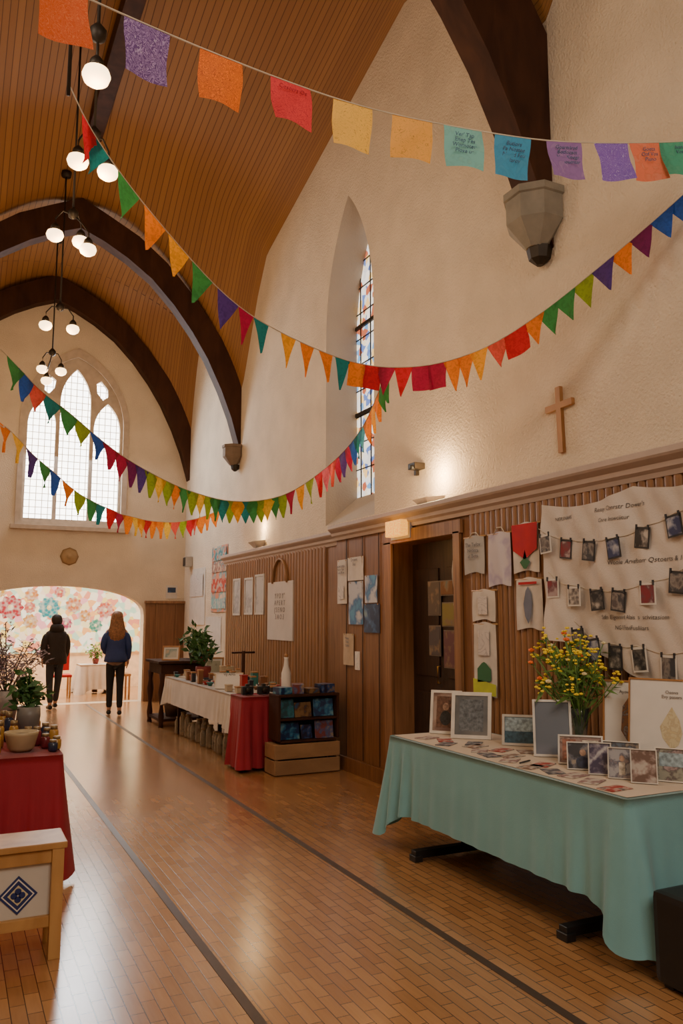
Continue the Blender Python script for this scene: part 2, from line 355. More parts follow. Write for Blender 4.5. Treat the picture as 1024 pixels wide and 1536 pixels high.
# ------------------------------------------------------------------ ceiling
def interp(t, T):
    T = sorted(T)
    if t <= T[0][0]: return T[0][1]
    for a, b_ in zip(T, T[1:]):
        if t <= b_[0]: return a[1]+(t-a[0])/(b_[0]-a[0])*(b_[1]-a[1])
    return T[-1][1]
ZW = [(-3, 8.5), (3, 8.1), (4.2, 7.2), (4.6, 6.6), (4.8, 6.35), (5.1, 6.8), (5.5, 7.3), (6.0, 7.8), (6.95, 8.34), (11.3, 7.2), (11.7, 6.65), (12.1, 5.87), (12.4, 5.3), (12.6, 5.3), (12.9, 6.4), (13.4, 7.1), (14.2, 7.4), (15.0, 7.0), (15.3, 6.3), (15.7, 4.8), (15.9, 4.7)]
ZR = [(-3, 9.4), (4.8, 9.2), (7, 9.4), (11, 8.7), (12.3, 8.1), (15.9, 8.05)]
hx = lambda u: max(0, 1-u**1.9)**.85
m, nt, b = newmat('ceiling_boards')
uv = nt.nodes.new('ShaderNodeUVMap'); br = nt.nodes.new('ShaderNodeTexBrick'); nt.links.new(uv.outputs[0], br.inputs['Vector'])
br.inputs['Scale'].default_value = 1; br.inputs['Brick Width'].default_value = 30; br.inputs['Row Height'].default_value = .125; br.inputs['Mortar Size'].default_value = .009; br.inputs['Mortar Smooth'].default_value = .6
br.inputs['Color1'].default_value = (.30, .135, .036, 1); br.inputs['Color2'].default_value = (.25, .108, .028, 1); br.inputs['Mortar'].default_value = (.10, .037, .01, 1)
nt.links.new(br.outputs['Color'], b.inputs['Base Color']); b.inputs['Roughness'].default_value = .5; b.inputs['Specular IOR Level'].default_value = .3
bp = nt.nodes.new('ShaderNodeBump'); bp.inputs['Strength'].default_value = .35; bp.inputs['Distance'].default_value = .008; bp.invert = True
nt.links.new(br.outputs['Fac'], bp.inputs['Height']); nt.links.new(bp.outputs['Normal'], b.inputs['Normal'])
CEIL = m
NY = 150; NX = 48; V = []; UV = []; Fc = []
for j in range(NY+1):
    y = -3+19*j/NY; zw = interp(y, ZW); zr = interp(y, ZR)
    for i in range(NX+1):
        th = math.pi*i/NX; u = -math.cos(th); x = 1.5+2.66*u
        V.append((x, y, zw+(zr-zw)*hx(abs(u)))); UV.append((y, 3.6*th))
for j in range(NY):
    for i in range(NX):
        a = j*(NX+1)+i; Fc.append((a, a+1, a+NX+2, a+NX+1))
co = mobj('ceiling', V, Fc, CEIL, smooth=True); struct(co, 'vaulted ceiling of varnished wood boards')
ul = co.data.uv_layers.new(name='UVMap')
for lp in co.data.loops: ul.data[lp.index].uv = UV[lp.vertex_index]

inner = [(4.14, 4.3), (4.10, 4.45), (3.98, 4.85), (3.80, 5.3), (3.56, 5.79), (3.30, 6.2), (2.99, 6.6), (2.62, 6.98), (2.22, 7.26), (1.85, 7.46), (1.5, 7.6)]
outer = [(4.15, 4.3), (4.15, 5.4), (4.10, 5.7), (3.88, 6.05), (3.62, 6.4), (3.25, 6.88), (2.85, 7.3), (2.4, 7.65), (1.95, 7.88), (1.5, 8.1)]
outer_n = [(4.15, 4.7), (4.15, 6.35), (3.85, 6.85), (3.3, 7.5), (2.4, 8.3), (1.5, 8.9)]
def rib(nm, y, th, dz, out):
    r_ = [(a, b_+dz) for a, b_ in inner]; ol = [(a, b_) for a, b_ in out]
    l_ = [(3-a, b_) for a, b_ in r_[:-1]]; lo = [(3-a, b_) for a, b_ in ol[:-1]]
    loop = ol+lo[::-1]+l_+r_[::-1]
    return struct(plate(nm, loop, [], th, farM(0, y, 0), DARKW), 'dark curved timber roof rib')
rib('trim_16', 4.86, .28, .2, outer_n); rib('trim_17', 12.55, .24, 0, outer); rib('trim_18', 15.68, .22, 0, outer)
struct(box('trim_19', (1.5, 8.6, 8.62), (.22, 7.3, .25), DARKW, bev=.02), 'dark timber ridge beam')
def corbel(y, z, s, mt):
    e = thing('stone_corbel', (4.0, y, z), 'grey faceted stone corbel under a timber roof rib', 'corbel', 'stone corbels under the roof ribs')
    prof = [(.09*s, -.22*s), (.25*s, -.02*s), (.25*s, .18*s), (.27*s, .19*s), (.27*s, .25*s), (0, .25*s)]
    lathe('corbel_block', prof, (4.05, y, z), mt, e, seg=8, smooth=False, ph=math.pi/8)
    lathe('finial', [(.03*s, -.36*s), (.09*s, -.31*s), (.11*s, -.21*s), (.05*s, -.2*s)], (4.08, y, z), IRON, e, seg=8, smooth=False)
corbel(4.82, 4.72, .95, STONE); corbel(12.5, 4.22, .7, mat('brown_stone', (.16, .11, .075), .8, bump=.2))

# ------------------------------------------------------------------ lamps
BULB = mat('glowing_globe', (1, .66, .33), .4, noise=.02, emit=6)
def lamp(nm, loc, pw, col, r_=.1):
    l = bpy.data.lights.new(nm, 'POINT'); l.energy = pw; l.color = col; l.shadow_soft_size = r_
    lo = bpy.data.objects.new(nm, l); lo.location = loc; COL.objects.link(lo)
def chandelier(x, y, z, offs, pw, label):
    e = thing('pendant_lamp', (x, y, z), label, 'pendant lamp', 'pendant lamps along the ridge')
    zr = interp(y, ZR); zc = interp(y, ZW)+(zr-interp(y, ZW))*hx(abs(x-1.5)/2.66)
    tube('hanging_rod', [(x, y, z+.3), (x, y, zc+.02)], .012, IRON, e)
    lathe('ceiling_rose', [(0, -.05), (.07, -.04), (.08, .03)], (x, y, zc-.02), IRON, e, seg=12)
    lathe('hub', [(0, .24), (.05, .27), (.06, .33), (.02, .38)], (x, y, z), IRON, e, seg=12)
    for (dx, dy, dz) in offs:
        tube('arm', [(x, y, z+.3), (x+dx*.6, y+dy*.6, z+dz+.3), (x+dx, y+dy, z+dz+.2), (x+dx, y+dy, z+dz+.1)], .009, IRON, e)
        lathe('lamp_socket', [(.06, .045), (.045, .11), (.02, .14)], (x+dx, y+dy, z+dz), IRON, e, seg=12)
        lathe('glass_globe', [(0, -.072), (.045, -.066), (.08, -.04), (.094, 0), (.082, .038), (.045, .06), (0, .065)], (x+dx, y+dy, z+dz), BULB, e, seg=20)
    lamp('lamp_light', (x, y, z-.22), pw, (1, .66, .34), .15)
lab = 'dark iron pendant with glowing round glass globes'
chandelier(.68, 5.2, 5.2, [(0, 0, 0)], 34, 'single glowing glass globe on a dark iron rod')
chandelier(.92, 7.0, 5.57, [(-.13, 0, .02), (.13, 0, -.02)], 52, lab)
chandelier(.99, 9.0, 5.78, [(-.18, 0, .02), (.1, .05, .02), (.17, -.05, -.1)], 52, lab)
chandelier(1.2, 12.0, 5.8, [(-.19, 0, 0), (.19, 0, 0)], 38, lab)
chandelier(1.31, 14.0, 5.73, [(-.15, 0, 0), (.15, 0, 0), (-.08, -.1, -.22)], 22, lab)
def sconce(y, pw, x=4.0):
    e = thing('wall_sconce', (x, y, 2.615), 'small grey wedge uplighter on the cornice ledge', 'wall lamp', 'uplighters on the cornice')
    a = min(.12, 4.14-x)
    mobj('lamp_housing', [(x-.1, y-.12, 2.70), (x-.1, y+.12, 2.70), (x+a, y-.12, 2.73), (x+a, y+.12, 2.73), (x-.03, y-.06, 2.617), (x-.03, y+.06, 2.617), (x+a, y-.06, 2.617), (x+a, y+.06, 2.617)],
         [(0, 1, 5, 4), (0, 4, 6, 2), (1, 3, 7, 5), (2, 6, 7, 3), (4, 5, 7, 6)], GMET, e)
    box('lamp_lens', (x+.02, y, 2.70), (.12, .14, .012), mat('lit_lens', (1, .8, .5), .4, emit=14), e)
    lamp('sconce_light', (x-.01, y-.05, 2.94), pw, (1, .66, .32), .05)
sconce(6.42, 30); sconce(11.3, 12, 4.05)
e = thing('exit_lamp', (3.78, 6.62, 2.34), 'glowing amber box lamp fixed above the doorway', 'wall lamp')
box('lamp_housing', (3.825, 6.62, 2.43), (.03, .36, .2), GMET, e)
m, nt, b = newmat('amber_glass'); n = nt.nodes.new('ShaderNodeTexNoise'); n.inputs['Scale'].default_value = 12
rr = nt.nodes.new('ShaderNodeValToRGB'); rr.color_ramp.elements[0].position = .35; rr.color_ramp.elements[1].position = .7; rr.color_ramp.elements[0].color = (1, .30, .01, 1); rr.color_ramp.elements[1].color = (1, .55, .10, 1)
nt.links.new(n.outputs['Fac'], rr.inputs['Fac']); nt.links.new(rr.outputs[0], b.inputs['Emission Color']); b.inputs['Emission Strength'].default_value = 1.6; b.inputs['Base Color'].default_value = (.15, .05, .01, 1)
box('lamp_glass', (3.77, 6.62, 2.43), (.08, .30, .15), m, e, bev=.01)
lamp('exit_light', (3.5, 6.62, 2.22), 4, (1, .48, .13), .06)
e = thing('ceiling_spotlight', (1.15, 6.7, 7.2), 'grey unlit bowl lamp hanging from the boards', 'ceiling lamp')
lathe('lamp_shade', [(.13, 0), (.12, .08), (.06, .16), (.03, .25)], (1.15, 6.7, 7.2), GMET, e)
tube('hanging_rod', [(1.15, 6.7, 7.4), (1.15, 6.7, 9.35)], .012, IRON, e)

# ------------------------------------------------------------------ garlands
def cr(K, t):
    i = max(0, min(len(K)-2, int(math.floor(t)))); f = t-i
    P = [Vector(K[max(0, min(len(K)-1, i+d))]) for d in (-1, 0, 1, 2)]
    return .5*((2*P[1])+(-P[0]+P[2])*f+(2*P[0]-5*P[1]+4*P[2]-P[3])*f*f+(-P[0]+3*P[1]-3*P[2]+P[3])*f**3)
FC = {'teal': (.01, .20, .20), 'green': (.045, .26, .06), 'orange': (.85, .22, .01), 'amber': (.9, .38, .015), 'purple': (.08, .035, .22), 'crimson': (.40, .01, .055),
      'yellow': (.9, .52, .03), 'red': (.58, .012, .025), 'blue': (.02, .09, .45), 'lime': (.28, .38, .025), 'coral': (.72, .09, .06), 'maroon': (.16, .01, .09), 'pink': (.68, .12, .19), 'sky': (.07, .34, .52)}
def garland(K, flags, label, rstr=.004, group=None, name='bunting_garland', post=None, wob=.15):
    K = [Vector(k) for k in K]
    e = thing(name, K[0], label, 'bunting')
    n_ = (len(K)-1)*6
    tube('string', [cr(K, i/6) for i in range(n_+1)], rstr, CORD, e, seg=5)
    if post: tube('hanging_cord', post, .012, IRON, e, seg=6)
    for fl in flags:
        t, col, shp, w_, h_ = fl[:5]
        p = cr(K, t); q = cr(K, t+.02); tg = (q-p).normalized()
        down = Vector((random.uniform(-wob, wob), random.uniform(-wob, wob), -1)).normalized()
        down = (down - tg*down.dot(tg)*.55).normalized()
        a = p-tg*w_/2; nrm = tg.cross(down).normalized()
        R_ = 6; C_ = 6; V = []; Fc = []; ph = random.random()*6
        for j in range(R_+1):
            v = j/R_; k = (1-v*.97) if shp == 't' else 1-.03*v
            for i in range(C_+1):
                u = i/C_; off = (.008 if shp == 't' else .012)*math.sin(u*4+v*3+ph)*min(1, v*2)*(w_/.15)
                V.append(tuple(a+tg*(w_*(.5+(u-.5)*k))+down*(h_*v)+nrm*off))
        for j in range(R_):
            for i in range(C_):
                x0 = j*(C_+1)+i; Fc.append((x0, x0+1, x0+C_+2, x0+C_+1))
        mt = fabric('flag_'+col, FC[col], .4) if isinstance(col, str) else col
        f_ = mobj('flag' if shp == 'r' else 'pennant', V, Fc, mt, e, smooth=True)
        if len(fl) > 5:
            x_ = tg; y_ = -down; z_ = x_.cross(y_).normalized()
            text('lettering', fl[5], w_*.145, basis(p+down*.06+z_*.014, x_, y_, z_), fl[6] if len(fl) > 6 else GREYINK, f_, 'CENTER', shear=.2)
    return e
def pp(n_, bg, c1, c2, kind='rings', sc=14, thr=.62): return art('paper_'+n_, bg, c1, c2, sc, thr, kind, .35)
S1 = [(-1.14, 2.3, 4.05), (-.10, 2.84, 3.95), (.26, 3.08, 4.07), (1.0, 3.37, 4.21), (1.76, 3.51, 4.28), (2.41, 3.45, 4.29), (3.06, 3.37, 4.34), (3.81, 3.24, 4.47), (4.14, 3.17, 4.56)]
PC = [pp('rust', (.58, .09, .015), (.36, .05, .015), (.66, .16, .05), 'rings', 60, .6), pp('violet', (.12, .055, .21), (.48, .42, .58), (.3, .2, .45), 'rings', 44, .6), pp('orange', (.85, .20, .01), (.34, .05, .01), (.5, .1, .02), 'rings', 80, .5),
      pp('coral', (.68, .05, .06), (.36, .015, .03), (.5, .03, .05), 'rings', 44, .72), pp('gold', (.85, .50, .09), (.42, .2, .03), (.8, .48, .1), 'rings', 30, .80), pp('honey', (.85, .42, .08), (.42, .19, .03), (.8, .42, .08), 'rings', 28, .82),
      pp('aqua', (.20, .52, .50), (.18, .47, .45), (.22, .52, .48), 'noise', 12, .5), pp('sky', (.05, .30, .54), (.045, .27, .49), (.06, .3, .52), 'noise', 12, .5), pp('lilac', (.28, .16, .42), (.25, .14, .38), (.32, .2, .44), 'noise', 12, .5),
      pp('iris', (.22, .12, .55), (.65, .6, .9), (.2, .1, .5), 'rings', 40, .6), pp('salmon', (.78, .20, .11), (.70, .18, .09), (.76, .23, .14), 'noise', 12, .5), pp('mint', (.07, .38, .25), (.06, .34, .22), (.09, .38, .25), 'noise', 12, .5)]
ts = [2, 2.53, 3, 3.5, 4, 4.53, 5, 5.5, 6, 6.4, 6.7, 7.02]
txt = {6: "Ver' Tap\nEnep Tes\nWornoteus\nPlove uns", 7: 'Butiors\nFa Nostee\nNomd Feu\nHarov', 8: 'Gpartvirsd\nBotfocact\nVoe Koegr\nLonoumtar', 10: 'Goeta\nOnf Vos\nPiuno', 11: 'Ivan\nVos', 3: 'Cosorrs Os'}
fl = []
for i, t in enumerate(ts):
    f_ = [t, PC[i], 'r', .235 if i < 10 else .24, .24]
    if i in txt: f_ += [txt[i], mat('dark_script', (.05, .1, .2), .6) if i != 3 else mat('wine_script', (.35, .01, .03), .6)]
    fl.append(tuple(f_))
garland(S1, fl, 'string of coloured cut-paper flags with lace patterns', .004, name='paper_flag_garland')
S2 = [(.44, 4.50, 4.62), (.64, 4.66, 4.41), (1.04, 4.91, 4.14), (1.63, 5.21, 3.82), (2.17, 5.42, 3.69), (2.85, 5.61, 3.63), (3.24, 5.30, 3.57), (3.49, 4.85, 3.60), (3.69, 4.43, 3.75), (3.88, 3.94, 3.99), (4.04, 3.42, 4.25), (4.14, 3.1, 4.45)]
q = [(.85, 'red', 't'), (1, 'teal', 't'), (1.58, 'green', 't'), (2, 'orange', 't'), (2.33, 'amber', 't'), (2.64, 'green', 't'), (3, 'purple', 't'), (3.29, 'crimson', 't'), (3.55, 'teal', 't'), (4, 'amber', 't'), (4.27, 'orange', 't'), (4.53, 'orange', 't'), (4.77, 'teal', 't'), (5, 'orange', 'r'), (5.24, 'red', 'r'), (5.46, 'crimson', 't'), (5.74, 'red', 't'), (6.02, 'crimson', 'r'), (6.3, 'crimson', 'r'), (6.55, 'orange', 't'), (6.78, 'orange', 't'), (7, 'amber', 't'), (7.34, 'coral', 't'), (7.65, 'red', 'r'), (7.97, 'orange', 't'), (8.2, 'green', 't'), (8.45, 'green', 't'), (8.72, 'lime', 't'), (9, 'purple', 't'), (9.24, 'orange', 't'), (9.49, 'maroon', 't'), (9.76, 'blue', 't'), (10, 'blue', 't'), (10.3, 'blue', 't')]
garland(S2, [(t, c, s, .21 if t < 3.2 else (.15 if t < 5 else (.16 if t < 7.3 else .19)), (.25 if t < 7.2 else .21) if s == 't' else .2) for t, c, s in q], 'string of bright triangular and square cloth pennants', post=[(.44, 4.50, 4.55), (.44, 4.50, 9.0)])
S3 = [(-1.14, 4.2, 4.0), (.14, 5.82, 3.48), (.50, 6.36, 3.33), (.77, 6.68, 3.24), (1.31, 7.24, 3.03), (2.0, 7.8, 2.87), (2.66, 8.21, 2.83), (3.11, 7.93, 2.88), (3.17, 6.91, 3.02), (3.15, 6.12, 3.24), (3.09, 5.55, 3.60)]
t3 = [.32, .62, 1, 1.5, 2, 2.28, 2.58, 2.8, 3, 3.17, 3.33, 3.48, 3.62, 3.76, 3.9, 4.05, 4.2, 4.35, 4.5, 4.65, 4.8, 4.95, 5.1, 5.25, 5.4, 5.55, 5.7, 5.85, 6, 6.2, 6.41, 6.62, 6.82, 7, 7.14, 7.28, 7.43, 7.58, 7.72, 7.86, 8, 8.16, 8.32, 8.48, 8.64, 8.8]
c3 = ['green', 'blue', 'coral', 'teal', 'green', 'lime', 'blue', 'crimson', 'crimson', 'maroon', 'purple', 'lime', 'yellow', 'lime', 'orange', 'green', 'lime', 'yellow', 'lime', 'green', 'teal', 'lime', 'amber', 'teal', 'green', 'lime', 'yellow', 'green', 'lime', 'crimson', 'amber', 'lime', 'red', 'pink', 'coral', 'crimson', 'purple', 'crimson', 'blue', 'teal', 'sky', 'orange', 'amber', 'orange', 'green', 'green']
garland(S3, [(1+t, c, 't', .26 if t < 2.9 else .21, .20 if t < 2.9 else .24) for t, c in zip(t3, c3)], 'long sagging string of small multicoloured cloth pennants', wob=.08)
S4 = [(-1.14, 5.5, 4.0), (.19, 7.49, 3.35), (.36, 7.97, 3.36), (.50, 8.28, 3.32), (.66, 8.64, 3.25), (.82, 8.96, 3.20), (.95, 9.20, 3.16), (1.13, 9.53, 3.09), (1.30, 9.79, 3.03), (1.47, 10.05, 3.0), (1.60, 10.25, 2.98), (1.79, 10.5, 2.96), (1.93, 10.7, 2.94), (2.07, 10.87, 2.94), (2.22, 11.05, 2.94), (2.40, 11.27, 2.94), (2.65, 11.54, 2.96), (2.94, 11.83, 3.0), (3.25, 12.13, 3.08), (3.46, 12.32, 3.15), (3.78, 12.58, 3.29), (4.14, 12.9, 3.5)]
c4_ = ['orange', 'yellow', 'purple', 'green', 'blue', 'orange', 'lime', 'green', 'teal', 'red', 'crimson', 'orange', 'yellow', 'red', 'orange', 'coral', 'red', 'orange', 'orange']
garland(S4, [(2+i, c, 't', .33, .25) for i, c in enumerate(c4_)]+[(i+.5, c, 't', .26, .25) for i, c in zip(range(14, 20), ['amber', 'orange', 'yellow', 'lime', 'coral', 'orange'])], 'sagging string of small orange and multicoloured pennants', wob=.08)

# ------------------------------------------------------------------ things on the long wall
def poster(Y0, Y1, Z0, Z1, X, mt, label, name='poster', cat='poster', lines=None, group=None, art_=None, tsize=.03, rot=0):
    w_ = Y0-Y1; h_ = Z1-Z0; M = wallM(X, Y0, Z0, .003) @ Matrix.Rotation(rot, 4, 'Z')
    V = []; Fc = []; C_, R_ = 6, 8
    for j in range(R_+1):
        for i in range(C_+1):
            u, v = i/C_, j/R_; V.append((u*w_, v*h_, .001+.01*(1-v)*math.sin(u*3.1)+.003*(1+math.sin(v*9+u*4))*.5))
    for j in range(R_):
        for i in range(C_):
            a = j*(C_+1)+i; Fc.append((a, a+1, a+C_+2, a+C_+1))
    e = thing(name, tuple(M @ Vector((w_/2, 0, 0))), label, cat, group)
    mobj('paper_sheet', V, Fc, mt, e, M, True)
    if art_:
        for (x0, x1, y0, y1, am) in art_:
            mobj('printed_art', [(x0*w_, y0*h_, .018), (x1*w_, y0*h_, .018), (x1*w_, y1*h_, .018), (x0*w_, y1*h_, .018)], [(0, 1, 2, 3)], am, e, M)
    if lines:
        text('lettering', lines, tsize, M @ Matrix.Translation((w_*.5, h_*.82, .02)), FAINT, e, 'CENTER')
    for u in (.12, .88):
        blob('pin', tuple(M @ Vector((u*w_, h_*.975, .003))), (.006, .006, .006), BRASS, e)
    return e
PALE = mat('pale_paper', (.62, .57, .52), .8, noise=.06)
BLUEP = art('blue_leaflet', (.5, .52, .58), (.06, .16, .36), (.1, .3, .5), 5, .5, 'soft')
NAVYP = art('navy_photo', (.02, .04, .10), (.05, .12, .26), (.2, .3, .35), 6, .55, 'soft')
sk = art('grey_sketch', (.62, .57, .54), (.3, .29, .3), (.57, .52, .5), 9, .76, 'rings')
poster(8.08, 7.84, 1.74, 2.22, 3.85, PALE, 'white notice with grey print pinned to panelling', lines='NOW OPEN\nBoorv Tase\nCaols 10 am', tsize=.035, art_=[(.2, .8, .1, .4, sk)])
poster(7.82, 7.45, 1.98, 2.23, 3.85, PALE, 'white leaflet with small print on panelling', lines='Drawvs\nFes', tsize=.05)
poster(7.80, 7.46, 1.52, 1.97, 3.85, BLUEP, 'pale blue watery print pinned to panelling')
poster(7.42, 7.15, 1.74, 2.02, 3.85, BLUEP, 'blue and white photo print on panelling')
poster(7.44, 7.10, 1.44, 1.73, 3.85, NAVYP, 'dark navy photograph pinned to panelling')
poster(7.93, 7.68, 1.09, 1.42, 3.85, mat('tan_notice', (.5, .38, .26), .8), 'small tan notice with printed lines', lines='Menu\nTeas\nCakes', tsize=.04)
e = thing('light_switch', (3.84, 7.6, 1.05), 'white double light switch plate on panelling', 'light switch')
box('switch_plate', (3.848, 7.6, 1.145), (.012, .1, .19), WHITE, e)
for z in (1.10, 1.19): box('rocker', (3.84, 7.6, z), (.01, .03, .05), WHITE, e)
def hanging(Y0, Y1, Z0, Z1, mt, label, lines=None, art_=None, bag=True, name='tea_towel', cat='hanging cloth'):
    w_ = Y0-Y1; h_ = Z1-Z0; M = wallM(3.84, Y0, Z0, .01)
    e = thing(name, tuple(M @ Vector((w_/2, 0, 0))), label, cat)
    V = []; Fc = []; C_, R_ = 12, 12
    for j in range(R_+1):
        for i in range(C_+1):
            u, v = i/C_, j/R_; V.append((u*w_+(u-.5)*-.05*w_*v, v*h_-.01*math.cos(u*6.28), .012+.008*math.sin(u*9+v*2)*(1.2-v)))
    for j in range(R_):
        for i in range(C_):
            a = j*(C_+1)+i; Fc.append((a, a+1, a+C_+2, a+C_+1))
    mobj('cloth_panel', V, Fc, mt, e, M, True)
    if bag:
        tube('hanging_loop', [tuple(M @ Vector(p)) for p in ((w_*.25, h_*.97, .01), (w_*.4, h_*1.1, .01), (w_*.6, h_*1.1, .01), (w_*.75, h_*.97, .01))], .004, CORD, e)
    tube('hanging_rail', [tuple(M @ Vector(p)) for p in ((-.01, h_*.985, .005), (w_+.01, h_*.985, .005))], .007, PINE, e)
    if art_:
        for nm, pts, am in art_:
            mobj(nm, [(p[0]*w_, p[1]*h_, .026) for p in pts], [tuple(range(len(pts)))], am, e, M)
    if lines: text('lettering', lines, w_*.17, M @ Matrix.Translation((w_*.5, h_*.72, .027)), GREYINK, e, 'CENTER')
GR = mat('grey_cloth', (.40, .39, .38), .85, ns=3); LIL = art('lilac_cloth', (.55, .5, .54), (.40, .35, .48), (.5, .45, .53), 5, .52, 'soft'); WCL = mat('white_cloth', (.62, .57, .52), .85)
REDT = mat('red_cloth', (.45, .01, .02), .8); GRP = mat('green_print', (.03, .14, .05), .7); YG = mat('lime_print', (.5, .55, .05), .7)
hanging(5.57, 5.29, 1.95, 2.25, GR, 'small grey cloth bag with printed words', 'The Tadov\nNotiers\nat Bens', name='cloth_bag', cat='bag')
hanging(5.24, 4.95, 1.84, 2.25, LIL, 'lilac and white printed tea towel', None)
hanging(4.92, 4.62, 1.93, 2.29, WCL, 'white cloth with red triangle and green plant', None,
        [('red_triangle', [(0, .99), (.04, .45), (.5, .25), (.96, .45), (1, .99)], REDT), ('green_print', [(.45, .06), (.3, .2), (.42, .26), (.5, .45), (.58, .26), (.7, .2), (.55, .06)], GRP)], bag=False)
feather = [(.5, .1), (.38, .25), (.33, .5), (.42, .75), (.52, .84), (.62, .72), (.66, .5), (.6, .25)]
hanging(4.90, 4.60, 1.51, 1.88, WCL, 'white cloth printed with a grey feather', None, [('feather_print', feather, mat('slate_print', (.15, .17, .24), .7)), ('red_print', [(.15, .88), (.85, .88), (.85, .93), (.15, .93)], REDT)], bag=False)
hanging(5.47, 5.16, 1.57, 1.81, WCL, 'white cloth printed with a line drawing', None, [('line_print', [(.3, .2), (.7, .2), (.7, .8), (.3, .8)], sk)], bag=False)
hanging(5.46, 5.16, .99, 1.55, WCL, 'long white cloth with green figure and lime band', None,
        [('lime_band', [(0, 0), (1, 0), (1, .16), (0, .22)], YG), ('green_print', [(.2, .17), (.2, .36), (.4, .44), (.5, .46), (.6, .44), (.8, .36), (.8, .2)], GRP), ('line_print', [(.25, .55), (.75, .55), (.75, .9), (.25, .9)], sk)], bag=False)
for i, (y, z, w_, h_, cc) in enumerate([(6.42, 1.62, .2, .30, (.12, .1, .09)), (6.2, 1.80, .2, .12, (.2, .1, .05)), (6.18, 1.52, .2, .2, (.25, .22, .08)), (6.16, 1.15, .2, .32, (.16, .08, .10)), (6.42, 1.25, .18, .26, (.1, .09, .1))]):
    e = thing('small_picture', (4.05, y, z), 'small dark photograph pinned on the dark door', 'picture', 'small photographs on the door')
    box('photo_print', (4.052, y, z+h_/2), (.006, w_, h_), art('doorpic%d' % i, cc, (.25, .18, .12), (.15, .2, .2), 8, .55, 'soft'), e, bev=0)
    box('photo_mount', (4.057, y, z+h_/2), (.006, w_+.02, h_+.02), mat('grey_mount', (.2, .17, .15), .8), e, bev=0)
e = thing('hanging_scarf', (3.98, 6.0, 1.7), 'narrow grey cloth hanging beside the door', 'cloth')
mobj('cloth_strip', [(4.03+.01*math.sin(i), 5.95+.12*j, 1.7+.06*i) for i in range(10) for j in (0, 1)], [(2*i, 2*i+1, 2*i+3, 2*i+2) for i in range(9)], GR, e)

# banner
e = thing('fabric_banner', (3.8, 3.6, 1.2), 'large off-white fabric banner with printed words', 'banner')
def bannerx(y, z):
    u = (4.5-y)/1.85; v = (z-1.2)/1.2
    return 3.792-.016*(1+math.sin(u*15+v*3.5))-.012*(1+math.sin(u*33-v*6+1))-.014*(1+math.sin(v*9+u*8))*(1-v*.6)-.006*math.sin(u*60+v*25)
V = []; Fc = []; C_, R_ = 110, 60
for j in range(R_+1):
    for i in range(C_+1):
        u, v = i/C_, j/R_; y = 4.50-u*1.85; zt = 2.39+.03*u-.06*abs(math.sin(u*math.pi*2.2)); zb = 1.44-.24*min(1, u*1.6)+.04*math.sin(u*9)
        z = zb+(zt-zb)*v; V.append((bannerx(y, z), y, z))
for j in range(R_):
    for i in range(C_): a = j*(C_+1)+i; Fc.append((a, a+1, a+C_+2, a+C_+1))
mobj('banner_cloth', V, Fc, LINEN, e, smooth=True)
for body, y, z, s in [('NERSNRARS', 4.38, 2.26, .034), ("Ressy Conrstr Dower's", 3.98, 2.275, .042), ('Cnre Inswciitur', 3.94, 2.205, .038), ("Wooie Arvefoorr Qstoerts & 10's", 3.86, 1.925, .042), ('Sdn Eigovonird Alais  s  scivitasionn', 3.96, 1.585, .038), ('NG-5 FistviFusliiars', 3.86, 1.52, .038)]:
    text('lettering', body, s, wallM(3.742, y, z), GREYINK, e, shear=.1, drape=bannerx)
ph = [art('ph%d' % i, bgc, c1, c2, 14, .5, 'soft') for i, (bgc, c1, c2) in enumerate([((.02, .02, .025), (.12, .11, .10), (.4, .37, .34)), ((.03, .025, .025), (.2, .18, .17), (.5, .45, .4)), ((.03, .04, .12), (.2, .22, .3), (.4, .4, .45)), ((.22, .02, .03), (.15, .05, .06), (.4, .3, .3)), ((.05, .05, .06), (.25, .22, .2), (.1, .08, .08))])]
def photo_row(P, wd, ht, row):
    K = [(0, P[0][0]+.06, P[0][1]+.05)]
    for (a, b_) in zip(P, P[1:]): K += [(0, a[0], a[1]+.005), (0, (a[0]+b_[0])/2, (a[1]+b_[1])/2-.008)]
    K += [(0, P[-1][0], P[-1][1]+.005), (0, P[-1][0]-.35, P[-1][1]+.12)]
    K = [Vector(p) for p in K]; pts = []
    for i in range((len(K)-1)*4+1):
        p = cr(K, i/4); pts.append((bannerx(p.y, p.z)-.004, p.y, p.z))
    s_ = tube('hanging_string', pts, .002, CORD, None, seg=5)
    tag(s_, 'thin pale string carrying clipped photographs', 'string', 'strings on the banner')
    for i, (y, z) in enumerate(P):
        M = wallM(min(bannerx(y+k*wd/2, z-j*ht) for k in (-1, 0, 1) for j in (0, .5, 1))-.003, y, z) @ Matrix.Rotation(random.uniform(-.14, .14), 4, 'Z')
        g = thing('photo_print', tuple(M @ Vector((0, -ht, 0))), 'small dark photograph clipped to a string', 'photograph', 'photographs clipped on the banner')
        box('photo_border', (0, -ht/2, 0), (wd, ht, .003), WHITE if random.random() < .25 else INK, g, M, bev=0)
        mobj('photo_image', [(-wd*.42, -ht*.92, .003), (wd*.42, -ht*.92, .003), (wd*.42, -ht*.1, .003), (-wd*.42, -ht*.1, .003)], [(0, 1, 2, 3)], ph[random.choice((0, 1, 2, 4, 0, 1, 4, 3))], g, M)
        for u in (-.4, .4): box('clip', (u*wd, 0, .004), (.009, .03, .01), INK, g, M, bev=0)
photo_row([(4.45, 2.17), (4.25, 2.12), (4.01, 2.09), (3.80, 2.09), (3.58, 2.14), (3.36, 2.19), (3.16, 2.25)], .115, .13, 1)
photo_row([(4.40, 1.86), (4.20, 1.80), (3.98, 1.77), (3.77, 1.76), (3.53, 1.80), (3.33, 1.86), (3.1, 1.92)], .12, .13, 2)
